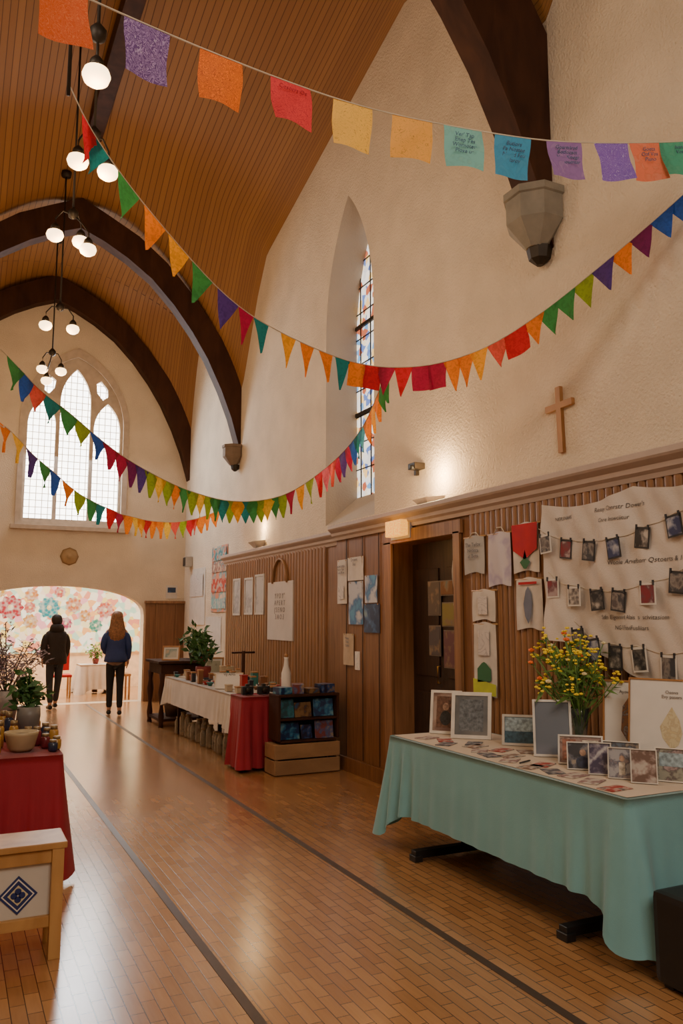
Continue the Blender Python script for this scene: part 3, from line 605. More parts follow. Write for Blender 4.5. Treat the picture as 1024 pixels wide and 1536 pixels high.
photo_row([(4.17, 1.52), (4.03, 1.46), (3.85, 1.42), (3.64, 1.42), (3.42, 1.38), (3.2, 1.44)], .115, .15, 3)

# cross
e = thing('wooden_cross', (4.13, 4.70, 2.84), 'plain light wooden cross fixed on the plaster wall', 'cross')
plate('cross_body', [(-.026, 0), (.026, 0), (.026, .345), (.15, .345), (.15, .395), (.026, .395), (.026, .52), (-.026, .52), (-.026, .395), (-.15, .395), (-.15, .345), (-.026, .345)], [], .035, wallM(4.135, 4.70, 2.84, .0) @ Matrix.Rotation(.03, 4, 'Z'), OAK, e)
e = thing('security_camera', (4.1, 6.75, 3.0), 'small black camera bracket on the plaster', 'camera')
boxes('camera_body', [((4.06, 6.72, 3.07), (.12, .13, .06)), ((4.12, 6.82, 3.05), (.04, .04, .1))], IRON, e)
lathe('lens', [(0, 0), (.025, 0), (.03, .04), (0, .05)], (4.0, 6.7, 3.03), BLACK, e, seg=12)

# far stretch of the long wall
FRM = mat('pale_frame', (.55, .5, .44), .6)
for i, (a, b_, z0, z1) in enumerate([(12.44, 12.08, 1.62, 2.20), (11.89, 11.50, 1.63, 2.19), (11.41, 11.02, 1.63, 2.22)]):
    e = thing('framed_print', (4.06, (a+b_)/2, z0), 'narrow framed grey print on the wood panelling', 'picture', 'three narrow framed prints')
    M = wallM(4.075, a, z0); w_ = a-b_; h_ = z1-z0
    plate('frame', [(0, 0), (w_, 0), (w_, h_), (0, h_)], [[(.03, .03), (w_-.03, .03), (w_-.03, h_-.03), (.03, h_-.03)]], .025, M, FRM, e)
    mobj('print', [(.03, .03, .004), (w_-.03, .03, .004), (w_-.03, h_-.03, .004), (.03, h_-.03, .004)], [(0, 1, 2, 3)], art('faded%d' % i, (.5, .46, .43), (.3, .28, .28), (.45, .4, .4), 6, .55, 'soft'), e, M)
e = thing('tote_bag', (4.06, 10.38, 1.28), 'cream canvas tote bag with dark letters on panelling', 'tote bag')
M = wallM(4.085, 10.85, 1.28)
box('bag_body', (.47, .4, .012), (.94, .80, .024), LINEN, e, M, bev=.008)
for o_ in (0, .012):
    tube('bag_handle', [tuple(M @ Vector((.47+.27*math.cos(a), .78+.33*math.sin(a), .02+o_))) for a in [math.pi*i/14 for i in range(15)]], .016, mat('tan_strap', (.3, .16, .07), .7), e)
text('lettering', "Y P D Y '\nA P E R T\n( S E N O\n3 A O 3", .10, M @ Matrix.Translation((.47, .57, .027)), FAINT, e, 'CENTER', shear=.1)
FEST = art('festival_poster', (.65, .25, .15), (.1, .35, .4), (.7, .5, .35), 5, .5, 'soft')
poster(13.9, 12.98, 1.68, 2.82, 4.149, FEST, 'tall poster with red and teal painted bands', art_=[(.05, .95, .78, .97, art('teal_band', (.04, .2, .24), (.4, .4, .35), (.5, .1, .05), 9, .5, 'soft')), (.05, .95, .6, .76, art('cream_band', (.55, .42, .3), (.3, .1, .08), (.2, .3, .3), 9, .5, 'soft')), (.05, .95, .3, .5, art('red_band', (.5, .05, .03), (.6, .4, .3), (.1, .2, .3), 9, .52, 'soft')), (.05, .95, .05, .2, art('aqua_band', (.2, .4, .42), (.5, .5, .45), (.1, .2, .3), 9, .5, 'soft'))])
poster(15.35, 14.3, 1.45, 2.5, 4.149, PALE, 'large pale notice sheet with faint drawings', art_=[(.1, .9, .5, .9, sk)])
poster(14.22, 13.3, 1.0, 1.6, 4.149, PALE, 'pale paper sheet taped to the wall')
e = thing('wall_plaque', (1.95, 15.75, 2.55), 'round carved stone rosette on the end wall', 'plaque')
lathe('rosette', [(0, .05), (.05, .045), (.06, .03), (.1, .04), (.13, .02), (.17, 0)], (0, 0, 0), mat('tan_stone', (.36, .23, .11), .8), e, farM(1.95, 15.795, 2.72), seg=8)
e = thing('wall_speaker', (4.02, 15.2, 2.55), 'small grey wall speaker in the corner', 'speaker')
box('speaker_body', (4.08, 15.3, 2.65), (.14, .2, .2), GMET, e, bev=.02); box('grille', (4.007, 15.3, 2.65), (.01, .16, .16), BLACK, e)
e = thing('small_notice', (3.90, 15.799, 1.95), 'small notice pinned on the end wall', 'notice')
box('paper_sheet', (3.90, 15.796, 2.08), (.22, .01, .26), PALE, e, bev=0); box('notice_photo', (3.90, 15.79, 2.12), (.16, .006, .1), NAVYP, e, bev=0)

# ------------------------------------------------------------------ tablecloth generator
def cloth(name, x0, x1, y0, y1, zt, zh, mt, parent, drop=.15, amp=.025, lam=.16, flare=.05, cf=.1, even=.25, hw=.13):
    P = []; rc = .03
    def side(a, b_, nx, ny):
        n_ = max(2, int(math.dist(a, b_)/.02))
        for i in range(n_): P.append((a[0]+(b_[0]-a[0])*i/n_, a[1]+(b_[1]-a[1])*i/n_, nx, ny))
    def corner(cx_, cy_, a0):
        for i in range(8):
            a = a0+math.pi/2*i/8; P.append((cx_+rc*math.cos(a), cy_+rc*math.sin(a), math.cos(a), math.sin(a)))
    side((x0+rc, y0), (x1-rc, y0), 0, -1); corner(x1-rc, y0+rc, -math.pi/2)
    side((x1, y0+rc), (x1, y1-rc), 1, 0); corner(x1-rc, y1-rc, 0)
    side((x1-rc, y1), (x0+rc, y1), 0, 1); corner(x0+rc, y1-rc, math.pi/2)
    side((x0, y1-rc), (x0, y0+rc), -1, 0); corner(x0+rc, y0+rc, math.pi)
    cs = [(x0, y0), (x1, y0), (x1, y1), (x0, y1)]; R_ = 16; V = []; Fc = []; n_ = len(P); s = 0
    S = []
    for i, p in enumerate(P):
        if i: s += math.dist(p[:2], P[i-1][:2])
        S.append(s)
    for j in range(R_+1):
        v = j/R_
        for i, p in enumerate(P):
            dc = min(math.dist(p[:2], c_) for c_ in cs); g = math.exp(-(dc/.11)**2); g2 = math.exp(-(dc/hw)**2); g3 = math.exp(-(dc/.35)**2)
            ss = S[i]; wv = math.sin(2*math.pi*ss/lam+1.3*math.sin(ss*3.1))*.6+.4*math.sin(2*math.pi*ss/(lam*.53)+2)
            off = flare*v+amp*(even+(1-even)*g3)*wv*v+cf*g*v**1.2+.03*g3*math.sin(ss*45)*v
            z = zt-v*(zt-(zh-drop*g2))-(.004 if j else 0)
            V.append((p[0]+p[2]*off, p[1]+p[3]*off, z))
    for j in range(R_):
        for i in range(n_):
            i2 = (i+1) % n_; Fc.append((j*n_+i, j*n_+i2, (j+1)*n_+i2, (j+1)*n_+i))
    Fc.append(tuple(range(n_)))
    return mobj(name, V, Fc, mt, parent, smooth=True)

# aqua display table
e = thing('display_table', (3.25, 4.05, 0), 'long folding table under an aqua tablecloth', 'table')
cloth('tablecloth', 2.88, 3.62, 2.92, 5.2, .755, .26, TEAL, e, .18, .028, .24, .03, .08)
mobj('table_runner', [(2.91, 2.95, .7575), (3.6, 2.95, .7575), (3.6, 5.18, .7575), (2.91, 5.18, .7575)], [(0, 1, 2, 3)], CREAMC, e)
box('tabletop', (3.25, 4.06, .73), (.70, 2.22, .03), OAK, e)
for y in (3.35, 4.8):
    tube('leg', [(3.25, y, .72), (3.25, y, .06)], .03, BLACK, e)
    boxes('foot', [((3.2, y, .045), (.72, .06, .05)), ((2.86, y, .02), (.06, .08, .04)), ((3.54, y, .02), (.06, .08, .04))], BLACK, e)
e = thing('floor_speaker', (3.1, 2.66, 0), 'black box speaker standing on the floor', 'speaker')
box('speaker_cabinet', (3.10, 2.64, .21), (.46, .3, .38), BLACK, e, bev=.03)
box('grille', (3.10, 2.485, .22), (.38, .01, .28), mat('grille_cloth', (.03, .03, .03), .9), e)
for fx, fy in ((2.92, 2.55), (3.28, 2.55), (2.92, 2.74), (3.28, 2.74)): box('foot', (fx, fy, .01), (.05, .05, .02), BLACK, e)

def stand_frame(x, y, z, w_, h_, phi, tilt, fm, pm, label, bw=.02, mount=True, name='picture_frame', cat='picture frame', group=None, lines=None, strut=True, drawing=None, dm=None, ts_=.09, subj=None):
    M = standM(x, y, z, phi, tilt)
    e = thing(name, (x, y, z), label, cat, group)
    plate('frame', [(-w_/2, 0), (w_/2, 0), (w_/2, h_), (-w_/2, h_)], [[(-w_/2+bw, bw), (w_/2-bw, bw), (w_/2-bw, h_-bw), (-w_/2+bw, h_-bw)]], .018, M, fm, e)
    k = bw
    if mount:
        mobj('mount', [(-w_/2+k, k, -.002), (w_/2-k, k, -.002), (w_/2-k, h_-k, -.002), (-w_/2+k, h_-k, -.002)], [(0, 1, 2, 3)], WHITE, e, M); k = bw+w_*.1
    mobj('picture', [(-w_/2+k, k, .002), (w_/2-k, k, .002), (w_/2-k, h_-k, .002), (-w_/2+k, h_-k, .002)], [(0, 1, 2, 3)], pm, e, M)
    box('backing', (0, h_/2, -.007), (w_-.01, h_-.01, .006), INK, e, M, bev=0)
    if strut:
        a = M @ Vector((0, h_*.7, -.01)); bdir = M.to_3x3() @ Vector((0, 0, -1)); fpt = Vector((x, y, z))+Vector((bdir.x, bdir.y, 0)).normalized()*h_*.3; fpt.z = z+.003
        tube('strut', [tuple(a), tuple(fpt)], .005, INK, e)
    if drawing: mobj('drawing', [(p[0], p[1], .004) for p in drawing], [tuple(range(len(drawing)))], dm, e, M)
    if subj:      # printed subjects: (kind, centre x, centre y, half width, half height, material) in fractions of the frame
        for (kd, cx_, cy_, a_, b_, mt_) in subj:
            n_ = 18 if kd == 'o' else 4
            P = [(cx_*w_+a_*w_*math.cos(2*math.pi*i/n_+(0 if kd == 'o' else math.pi/4))*(1 if kd == 'o' else 1.414), cy_*h_+b_*h_*math.sin(2*math.pi*i/n_+(0 if kd == 'o' else math.pi/4))*(1 if kd == 'o' else 1.414), .0032+.0004*subj.index((kd, cx_, cy_, a_, b_, mt_))) for i in range(n_)]
            mobj('printed_subject', P, [tuple(range(n_))], mt_, e, M)
    if lines: text('lettering', lines, w_*ts_, M @ Matrix.Translation((0, h_*.84, .005)), FAINT if 'board' in name else GREYINK, e, 'CENTER')
    return e
SIL = mat('silver_frame', (.56, .53, .49), .35, .3); WF = mat('white_frame', (.70, .66, .60), .5); TZ = .759
def pic(n_, a, b_, c_, s=6): return art(n_, a, b_, c_, s, .5, 'soft', rough=.3)
pk = {k: mat('print_'+k, v, .4, noise=.5, ns=45) for k, v in {'brown': (.14, .07, .045), 'skin': (.38, .24, .17), 'navy': (.03, .04, .09), 'sky': (.28, .37, .42), 'sea': (.04, .10, .15), 'rust': (.26, .10, .06), 'cream': (.5, .44, .36), 'slate': (.13, .15, .17), 'green': (.08, .11, .06), 'plum': (.13, .07, .13), 'black': (.03, .03, .03), 'gold': (.35, .25, .12)}.items()}
stand_frame(3.27, 5.06, TZ, .23, .31, 222, 12, WF, pic('p_a', (.4, .3, .25), (.3, .2, .16), (.2, .12, .1), 9), 'white upright frame with a small brown picture', mount=False, subj=[('r', 0, .5, .30, .36, pk['brown']), ('o', 0, .62, .10, .09, pk['skin']), ('o', 0, .36, .18, .17, pk['black'])])
stand_frame(3.30, 4.78, TZ, .28, .32, 226, 14, WF, pic('p_b', (.16, .17, .18), (.12, .13, .14), (.2, .2, .2), 3), 'pale frame holding a grey picture', mount=False, bw=.025, subj=[('r', 0, .5, .30, .34, pk['slate'])])
stand_frame(3.42, 4.38, TZ, .25, .20, 226, 14, SIL, pic('p_c', (.2, .3, .36), (.03, .08, .15), (.3, .35, .35), 9), 'small landscape frame with a blue seascape print', mount=False, bw=.016, subj=[('r', 0, .66, .42, .24, pk['sky']), ('r', 0, .28, .42, .18, pk['sea'])])
stand_frame(3.33, 3.96, TZ, .23, .34, 232, 14, SIL, pic('p_d', (.12, .14, .18), (.16, .18, .23), (.2, .2, .24), 2), 'tall silver frame holding a slate grey picture', mount=False, bw=.014)
stand_frame(3.29, 3.68, TZ, .25, .17, 226, 24, SIL, pic('p_e', (.3, .2, .17), (.15, .08, .07), (.4, .3, .25), 16), 'small box frame with red brown collage', mount=False, bw=.01, subj=[('r', -.25, .5, .15, .36, pk['rust']), ('r', .22, .62, .18, .22, pk['cream'])])
LD = art('leafdraw', (.62, .55, .36), (.5, .42, .28), (.6, .5, .3), 22, .5); BD = art('birddraw', (.3, .15, .08), (.15, .09, .07), (.3, .28, .28), 22, .5)
stand_frame(3.58, 3.62, TZ, .27, .47, 210, 8, OAK, WHITE, 'white artwork board with a brown bird drawing', mount=False, bw=.01, strut=False, name='artwork_board', cat='artwork', drawing=[(.02, .10), (-.03, .18), (-.02, .32), (.02, .38), (.05, .29), (.03, .16)], dm=BD, lines='Ayoves', ts_=.1)
stand_frame(3.57, 3.28, TZ, .48, .50, 204, 8, OAK, WHITE, 'large white artwork board with a pale yellow leaf drawing', mount=False, bw=.008, strut=False, name='artwork_board', cat='artwork', lines='Oeovs\nEvy pasers', ts_=.055,
            drawing=[(.0, .12), (-.05, .18), (-.065, .24), (-.03, .30), (0, .35), (.04, .28), (.055, .21), (.035, .15)], dm=LD)
for i, (x, y, w_, h_, ph_, a, b_, c_, lb, sb) in enumerate([(3.20, 3.56, .17, .15, 230, (.03, .03, .04), (.12, .12, .15), (.3, .25, .2), 'small frame with dark photograph', [('o', 0, .62, .10, .12, pk['skin']), ('o', 0, .28, .22, .2, pk['navy'])]),
                                                     (3.18, 3.41, .12, .17, 224, (.06, .05, .10), (.2, .18, .24), (.45, .45, .48), 'small frame with violet photograph', []),
                                                     (3.20, 3.28, .13, .16, 222, (.35, .35, .38), (.12, .12, .16), (.3, .25, .25), 'small silver frame with pale figure photograph', [('o', .05, .65, .10, .1, pk['skin']), ('r', .05, .33, .12, .2, pk['cream'])]), (3.22, 3.14, .13, .17, 224, (.15, .09, .07), (.3, .22, .2), (.45, .4, .36), 'small frame with brown photograph', []),
                                                     (3.38, 3.10, .18, .17, 216, (.3, .3, .25), (.12, .1, .1), (.4, .3, .3), 'white frame with a muted photograph', [('r', 0, .65, .38, .2, pk['sky'])]), (3.36, 3.44, .2, .16, 220, (.12, .15, .2), (.07, .07, .08), (.3, .25, .2), 'white frame with a blue grey photograph', [('o', -.15, .45, .12, .24, pk['cream']), ('o', .18, .4, .12, .24, pk['black'])])]):
    stand_frame(x, y, TZ, w_, h_, ph_, 16, SIL if i < 4 else WF, pic('p_s%d' % i, a, b_, c_, 22), lb, mount=False, bw=.006, group='small frames at the table end', strut=False, subj=sb)
cards = [art('cd%d' % i, a, b_, c_, 16, .5, 'soft') for i, (a, b_, c_) in enumerate([((.5, .45, .4), (.25, .15, .15), (.3, .2, .2)), ((.35, .05, .04), (.5, .35, .3), (.1, .1, .1)), ((.08, .08, .1), (.3, .3, .3), (.3, .2, .2)), ((.25, .16, .12), (.5, .45, .4), (.1, .1, .1))])]
for i, (x, y, a) in enumerate([(3.05, 4.95, .3), (3.1, 4.80, 1.1), (3.02, 4.66, .6), (3.14, 4.50, .2), (3.06, 4.34, .9), (3.2, 4.30, .4), (3.02, 4.18, 1.4), (3.12, 4.10, .1), (3.02, 3.98, .7), (3.10, 3.78, .5), (3.02, 3.60, 1.2), (3.0, 3.76, .3), (3.02, 3.30, .5), (3.0, 3.12, .1), (3.2, 4.60, .8), (3.3, 4.18, 1.1), (3.04, 3.46, .2)]):
    o = box('postcard', (0, 0, 0), (.15, .10, .003), cards[i % 4], None, Matrix.Translation((x, y, TZ+.0015)) @ Matrix.Rotation(a, 4, 'Z'), bev=0)
    tag(o, 'small printed postcard lying flat on the table', 'postcard', 'postcards on the aqua table')
e = thing('pen', (3.08, 3.86, TZ), 'dark pen lying on the table', 'pen'); tube('pen_barrel', [(3.0, 3.86, TZ+.006), (3.1, 3.90, TZ+.006)], .005, INK, e); tube('pen_tip', [(3.1, 3.90, TZ+.006), (3.115, 3.906, TZ+.006)], [.004, .001], IRON, e)

# foliage helpers
def leaves(name, pts, size, mt, parent, up=.4, wid=.22):
    V = []; Fc = []
    for p in pts:
        d = Vector((random.gauss(0, 1), random.gauss(0, 1), random.gauss(up, .7))).normalized(); s = size*random.uniform(.6, 1.25)
        sd = d.cross(Vector((random.random()-.5, random.random()-.5, random.random()-.5))).normalized()*s*wid; p = Vector(p); b0 = len(V)
        V += [tuple(p), tuple(p+d*s*.45+sd), tuple(p+d*s+Vector((0, 0, -s*.12))), tuple(p+d*s*.45-sd)]; Fc.append((b0, b0+1, b0+2, b0+3))
    o = mobj(name, V, Fc, mt, parent); o['kind'] = 'stuff'; return o
def bloom(name, P, r, mt, parent):
    bm = bmesh.new()
    for p in P:
        k = r*random.uniform(.7, 1.2); q_ = bmesh.ops.create_icosphere(bm, subdivisions=1, radius=k)
        bmesh.ops.transform(bm, matrix=Matrix.Translation(p) @ Matrix.Diagonal((1, 1, .6, 1)), verts=q_['verts'])
    o = bobj(name, bm, mt, parent); o['kind'] = 'stuff'; return o
# flower vase
vx, vy = 3.55, 3.97
e = thing('flower_vase', (vx, vy, TZ), 'glass vase full of yellow and orange flowers', 'flowers')
lathe('vase', [(.05, 0), (.055, .02), (.045, .12), (.06, .24), (.068, .28), (.06, .28), (.04, .12), (.045, .02)], (vx, vy, TZ), GLASS, e)
st = []; tips = []
for i in range(64):
    a = random.random()*6.28; rr_ = random.random()**.6*.32; h = random.uniform(.44, .72)-.35*rr_
    tip = Vector((vx-.04+rr_*.65*math.cos(a), vy+rr_*math.sin(a)*1.2, TZ+h+.06)); tips.append(tip)
    b0 = Vector((vx-.03*math.cos(a), vy-.03*math.sin(a), TZ+.04)); md = b0.lerp(tip, .5)-Vector((math.cos(a), math.sin(a), 0))*rr_*.15
    st.append(([tuple(b0), tuple(md), tuple(tip)], .003))
tubes('stems', st, LEAF2, e, seg=5)
lp = [t.lerp(Vector((vx, vy, TZ+.25)), random.uniform(.05, .6)) for t in tips for _ in range(6)]
leaves('foliage', lp, .09, LEAF2, e, .6, .12)
bloom('yellow_blooms', [tuple(t+Vector((random.gauss(0, .022), random.gauss(0, .022), random.gauss(0, .022)))) for t in tips[:52] for _ in range(5)], .013, mat('yellow_petal', (.9, .68, .03), .6), e)
bloom('orange_blooms', [tuple(t) for t in tips[52:59]], .024, mat('orange_petal', (.85, .16, .03), .6), e)
bloom('white_blooms', [tuple(t) for t in tips[59:]], .022, mat('pale_petal', (.8, .7, .4), .6), e)

# ------------------------------------------------------------------ middle table
WTC = mat('white_tablecloth', (.60, .55, .50), .8, ns=3)
e = thing('display_table', (3.3, 9.9, 0), 'long table with white cloth and crimson end cloth', 'table')
cloth('tablecloth', 2.80, 3.62, 8.60, 11.6, .757, .42, WTC, e, .06, .014, .3, .02, .04)
cloth('red_cloth', 2.80, 3.22, 8.20, 8.61, .762, .04, REDC, e, .0, .035, .12, .03, .03, even=.8)
box('tabletop', (3.21, 9.85, .73), (.78, 3.1, .03), OAK, e)
for y in (8.5, 11.2):
    for x in (2.92, 3.5): box('leg', (x, y, .36), (.05, .05, .72), DARKW, e)
e = thing('display_shelf', (3.38, 8.0, .32), 'low dark open shelf unit stacked on a crate', 'shelf')
box('top_board', (3.41, 7.98, .79), (.69, .28, .025), DARKW, e)
for x in (3.08, 3.74): box('side_panel', (x, 7.98, .56), (.025, .28, .44), DARKW, e)
for z in (.33, .55): box('shelf_board', (3.41, 7.98, z), (.63, .27, .02), DARKW, e)
box('back_panel', (3.41, 8.10, .56), (.63, .012, .44), DARKW, e)
CR = wood('crate_wood', (.22, .12, .055), (.36, .21, .10), (.3, 1, 1), .6)
e = thing('wooden_crate', (3.38, 7.97, 0), 'light brown wooden crate on the floor', 'crate')
boxes('crate_slats', [((3.39, 7.83, z), (.72, .014, .14)) for z in (.08, .235)]+[((3.03, 7.97, z), (.014, .28, .14)) for z in (.08, .235)]+[((3.75, 7.97, z), (.014, .28, .14)) for z in (.08, .235)]+[((3.39, 8.11, .155), (.70, .014, .28)), ((3.39, 7.97, .012), (.70, .27, .015)), ((3.39, 7.97, .30), (.70, .27, .012))], CR, e)
for x in (3.05, 3.73): box('corner_post', (x, 7.85, .155), (.03, .03, .3), CR, e)
pcs = [pic('q_%d' % i, a, b_, c_, 12) for i, (a, b_, c_) in enumerate([((.01, .03, .10), (.02, .14, .28), (.15, .3, .35)), ((.02, .02, .05), (.02, .07, .22), (.3, .2, .1)), ((.15, .03, .03), (.05, .08, .2), (.3, .2, .1)), ((.02, .07, .09), (.02, .16, .2), (.1, .05, .2)), ((.22, .13, .06), (.1, .05, .03), (.03, .1, .2))])]
for sh, (zz, L_) in enumerate(((.342, [(3.22, .24, .17), (3.42, .13, .14), (3.60, .2, .18)]), (.562, [(3.19, .17, .19), (3.38, .2, .15), (3.61, .22, .18)]))):
    for i, (x, w_, h_) in enumerate(L_):
        yy = random.choice((7.885, 7.93)); o = box('record_sleeve', (0, 0, h_/2), (w_, .012, h_), pcs[(i+sh*3) % 5], None, Matrix.Translation((x, yy, zz)) @ Matrix.Rotation(random.uniform(-.15, .15), 4, 'Z') @ Matrix.Rotation(-.18, 4, 'X'), bev=.002)
        tag(o, 'colourful blue picture sleeve leaning on the dark shelf', 'record sleeve', 'picture sleeves on the dark shelf')
for i, (x, w_, h_, a_) in enumerate([(3.16, .14, .07, .2), (3.33, .12, .10, -.3), (3.48, .13, .05, .1), (3.64, .15, .09, .3)]):
    o = box('wrapped_parcel', (0, 0, h_/2), (w_, .16, h_), pcs[(i*2) % 5], None, Matrix.Translation((x, 7.97, .803)) @ Matrix.Rotation(a_, 4, 'Z'), bev=.006); tag(o, 'small colourful box on the shelf top', 'box', 'boxes on the shelf top')
JM = mat('jar_glass', (.40, .33, .22), .1, trans=.6)
for i in range(15):
    y = 8.85+.17*i; x = 2.93+random.uniform(-.02, .08); h = random.uniform(.20, .32)
    e = thing('glass_jar', (x, y, 0), 'tall brown glass jar standing under the table', 'jar', 'glass jars under the middle table')
    lathe('jar_body', [(.045, 0), (.052, .02), (.052, h*.75), (.035, h*.88), (.035, h*.95)], (x, y, .001), JM, e, seg=14)
    lathe('jar_lid', [(.038, h*.93), (.04, h), (0, h)], (x, y, .001), mat('tin_lid', (.3, .22, .12), .4, .5), e, seg=14)
def pot(r, h): return [(r*.7, 0), (r, h*.7), (r*.95, h), (r*.85, h), (r*.8, h*.8)]
def plant(x, y, z, r, h, spread, n_, ls, pm, label, lm=LEAF, name='potted_plant', blo=None, wid=.22, nb=3, br_=.018, sm=None):
    e = thing(name, (x, y, z), label, 'plant'); lathe('pot', pot(r, h), (x, y, z), pm, e)
    st = []; P = []
    for i in range(18):
        a = random.random()*6.28; q_ = random.random(); tip = Vector((x+spread*q_*math.cos(a), y+spread*q_*math.sin(a), z+h+spread*(1.5-.7*q_)*random.uniform(.7, 1.1)))
        b0 = Vector((x, y, z+h*.8)); st.append(([tuple(b0), tuple(b0.lerp(tip, .5)+Vector((0, 0, spread*.15))), tuple(tip)], .004))
        P += [b0.lerp(tip, random.uniform(.35, 1.05))+Vector((random.gauss(0, .03), random.gauss(0, .03), random.gauss(0, .03))) for _ in range(n_//18)]
    tubes('stems', st, sm or LEAF2, e, seg=5); leaves('foliage', P, ls, lm, e, wid=wid)
    if blo: bloom('blooms', [tuple(p) for p in P[::nb]], br_, blo, e)
PRED = mat('pot_red', (.2, .03, .025), .6); PDK = mat('pot_dark', (.08, .05, .04), .6)
plant(3.2, 11.05, TZ, .11, .16, .30, 220, .13, PRED, 'leafy green plant in a dark red pot', LEAF, 'potted_plant', mat('red_petal', (.4, .02, .03), .6), nb=9)
stand_frame(2.98, 9.25, TZ, .32, .19, 236, 20, WF, WHITE, 'small white sign propped on the cloth', mount=False, bw=.006, name='table_sign', cat='sign', lines='VIJ AMS', ts_=.14, strut=False)
stand_frame(3.45, 11.42, TZ, .3, .26, 240, 8, OAK, pic('p_m', (.4, .4, .3), (.15, .15, .12), (.5, .4, .3)), 'framed print standing on the white table', strut=False)
e = thing('lamp_stand', (3.3, 9.65, TZ), 'thin dark wooden stand with a cross arm', 'stand')
tube('post', [(3.3, 9.65, TZ), (3.3, 9.65, TZ+.42)], .022, DARKW, e); box('stand_base', (3.3, 9.65, TZ+.012), (.18, .12, .024), DARKW, e); tube('arm', [(3.15, 9.65, TZ+.40), (3.45, 9.65, TZ+.40)], .012, DARKW, e)
e = thing('tall_bottle', (3.5, 8.72, TZ), 'white ceramic bottle vase', 'bottle'); lathe('bottle_body', [(.05, 0), (.055, .05), (.055, .2), (.03, .28), (.022, .36), (.028, .38)], (3.5, 8.72, TZ), WHITE, e); lathe('stopper', [(.02, .38), (.024, .41), (0, .42)], (3.5, 8.72, TZ), OAK, e)
occ = [(3.2, 11.05, .3), (2.98, 9.25, .17), (3.45, 11.42, .2), (3.3, 9.65, .14), (3.5, 8.72, .08), (2.95, 8.42, .1), (3.1, 8.38, .1)]
cnt = 0
for tr_ in range(700):
    if cnt > 52: break
    x = random.uniform(2.88, 3.54); y = random.uniform(8.70, 11.5)
    if any(math.hypot(x-a, y-b_) < .068+c_ for a, b_, c_ in occ): continue
    occ.append((x, y, .06)); cnt += 1
    cc = random.choice(['red_g', 'dark_g', 'brown_g', 'teal_g', 'cream_g', 'dark_g', 'red_g'])
    cm = mat(cc, {'red_g': (.35, .015, .015), 'dark_g': (.02, .02, .03), 'brown_g': (.2, .08, .03), 'teal_g': (.03, .16, .14), 'cream_g': (.45, .36, .24)}[cc], .4)
    k = random.random()
    e = thing('craft_bowl' if k < .4 else 'trinket_box', (x, y, TZ), 'small glazed craft bowl on the table' if k < .4 else 'small craft box with lid on the table', 'bowl' if k < .4 else 'box', 'small craft wares on the middle table')
    if k < .4:
        r_ = random.uniform(.04, .055); lathe('bowl_body', [(r_*.4, .004), (r_*.5, .01), (r_, r_*.8), (r_*.9, r_*.8), (r_*.4, .02)], (x, y, TZ), cm, e, seg=14); lathe('foot_ring', [(r_*.45, 0), (r_*.45, .01)], (x, y, TZ), cm, e, seg=14)
    else:
        s = random.uniform(.045, .075); h = random.uniform(.05, .18); box('box_body', (x, y, TZ+h/2), (s, s*1.2, h), cm, e); box('box_lid', (x, y, TZ+h+.006), (s+.008, s*1.2+.008, .016), random.choice([OAK, cm]), e)
for i, (x, y) in enumerate([(2.93, 8.42), (3.1, 8.38)]):
    e = thing('vintage_camera', (x, y, TZ+.008), 'small black vintage camera on the table', 'camera', 'vintage cameras on the crimson cloth')
    box('camera_body', (x, y, TZ+.053), (.13, .06, .09), BLACK, e, bev=.012); lathe('lens', [(.03, 0), (.03, .03), (.02, .04), (0, .035)], (0, 0, 0), IRON, e, basis((x, y-.03, TZ+.055), (1, 0, 0), (0, 0, 1), (0, -1, 0)), seg=14); box('viewfinder', (x, y, TZ+.108), (.04, .04, .025), BLACK, e)
e = thing('wooden_sideboard', (3.2, 12.25, 0), 'dark carved wooden side table with papers on top', 'side table')
box('sideboard_top', (3.15, 12.35, .93), (.74, .9, .04), DARKW, e, bev=.01); box('drawer', (3.15, 12.35, .83), (.64, .8, .14), DARKW, e); box('base_shelf', (3.15, 12.35, .1), (.64, .8, .04), DARKW, e)
for x in (2.85, 3.45):
    for y in (11.97, 12.72): lathe('leg', [(.04, 0), (.03, .05), (.045, .15), (.025, .3), (.05, .5), (.03, .65), (.045, .78)], (x, y, 0), DARKW, e, seg=10)
WK = mat('dark_wicker', (.1, .05, .03), .8, bump=.5, bs=60)
e = thing('wicker_basket', (3.15, 12.3, .12), 'dark wicker basket on the lower shelf', 'basket'); lathe('basket_body', [(.15, 0), (.2, .3), (.17, .3), (.13, .03)], (3.15, 12.3, .121), WK, e)
tube('basket_rim', [(3.15+.2*math.cos(a), 12.3+.2*math.sin(a), .42) for a in [i*.42 for i in range(16)]], .012, WK, e)
stand_frame(3.0, 12.1, .951, .26, .22, 245, 14, OAK, pic('p_n', (.5, .5, .45), (.2, .3, .3), (.5, .4, .3)), 'small framed print on the dark side table', strut=False)
plant(3.45, 12.5, .951, .07, .12, .24, 144, .12, PDK, 'tall leafy plant in a dark pot')

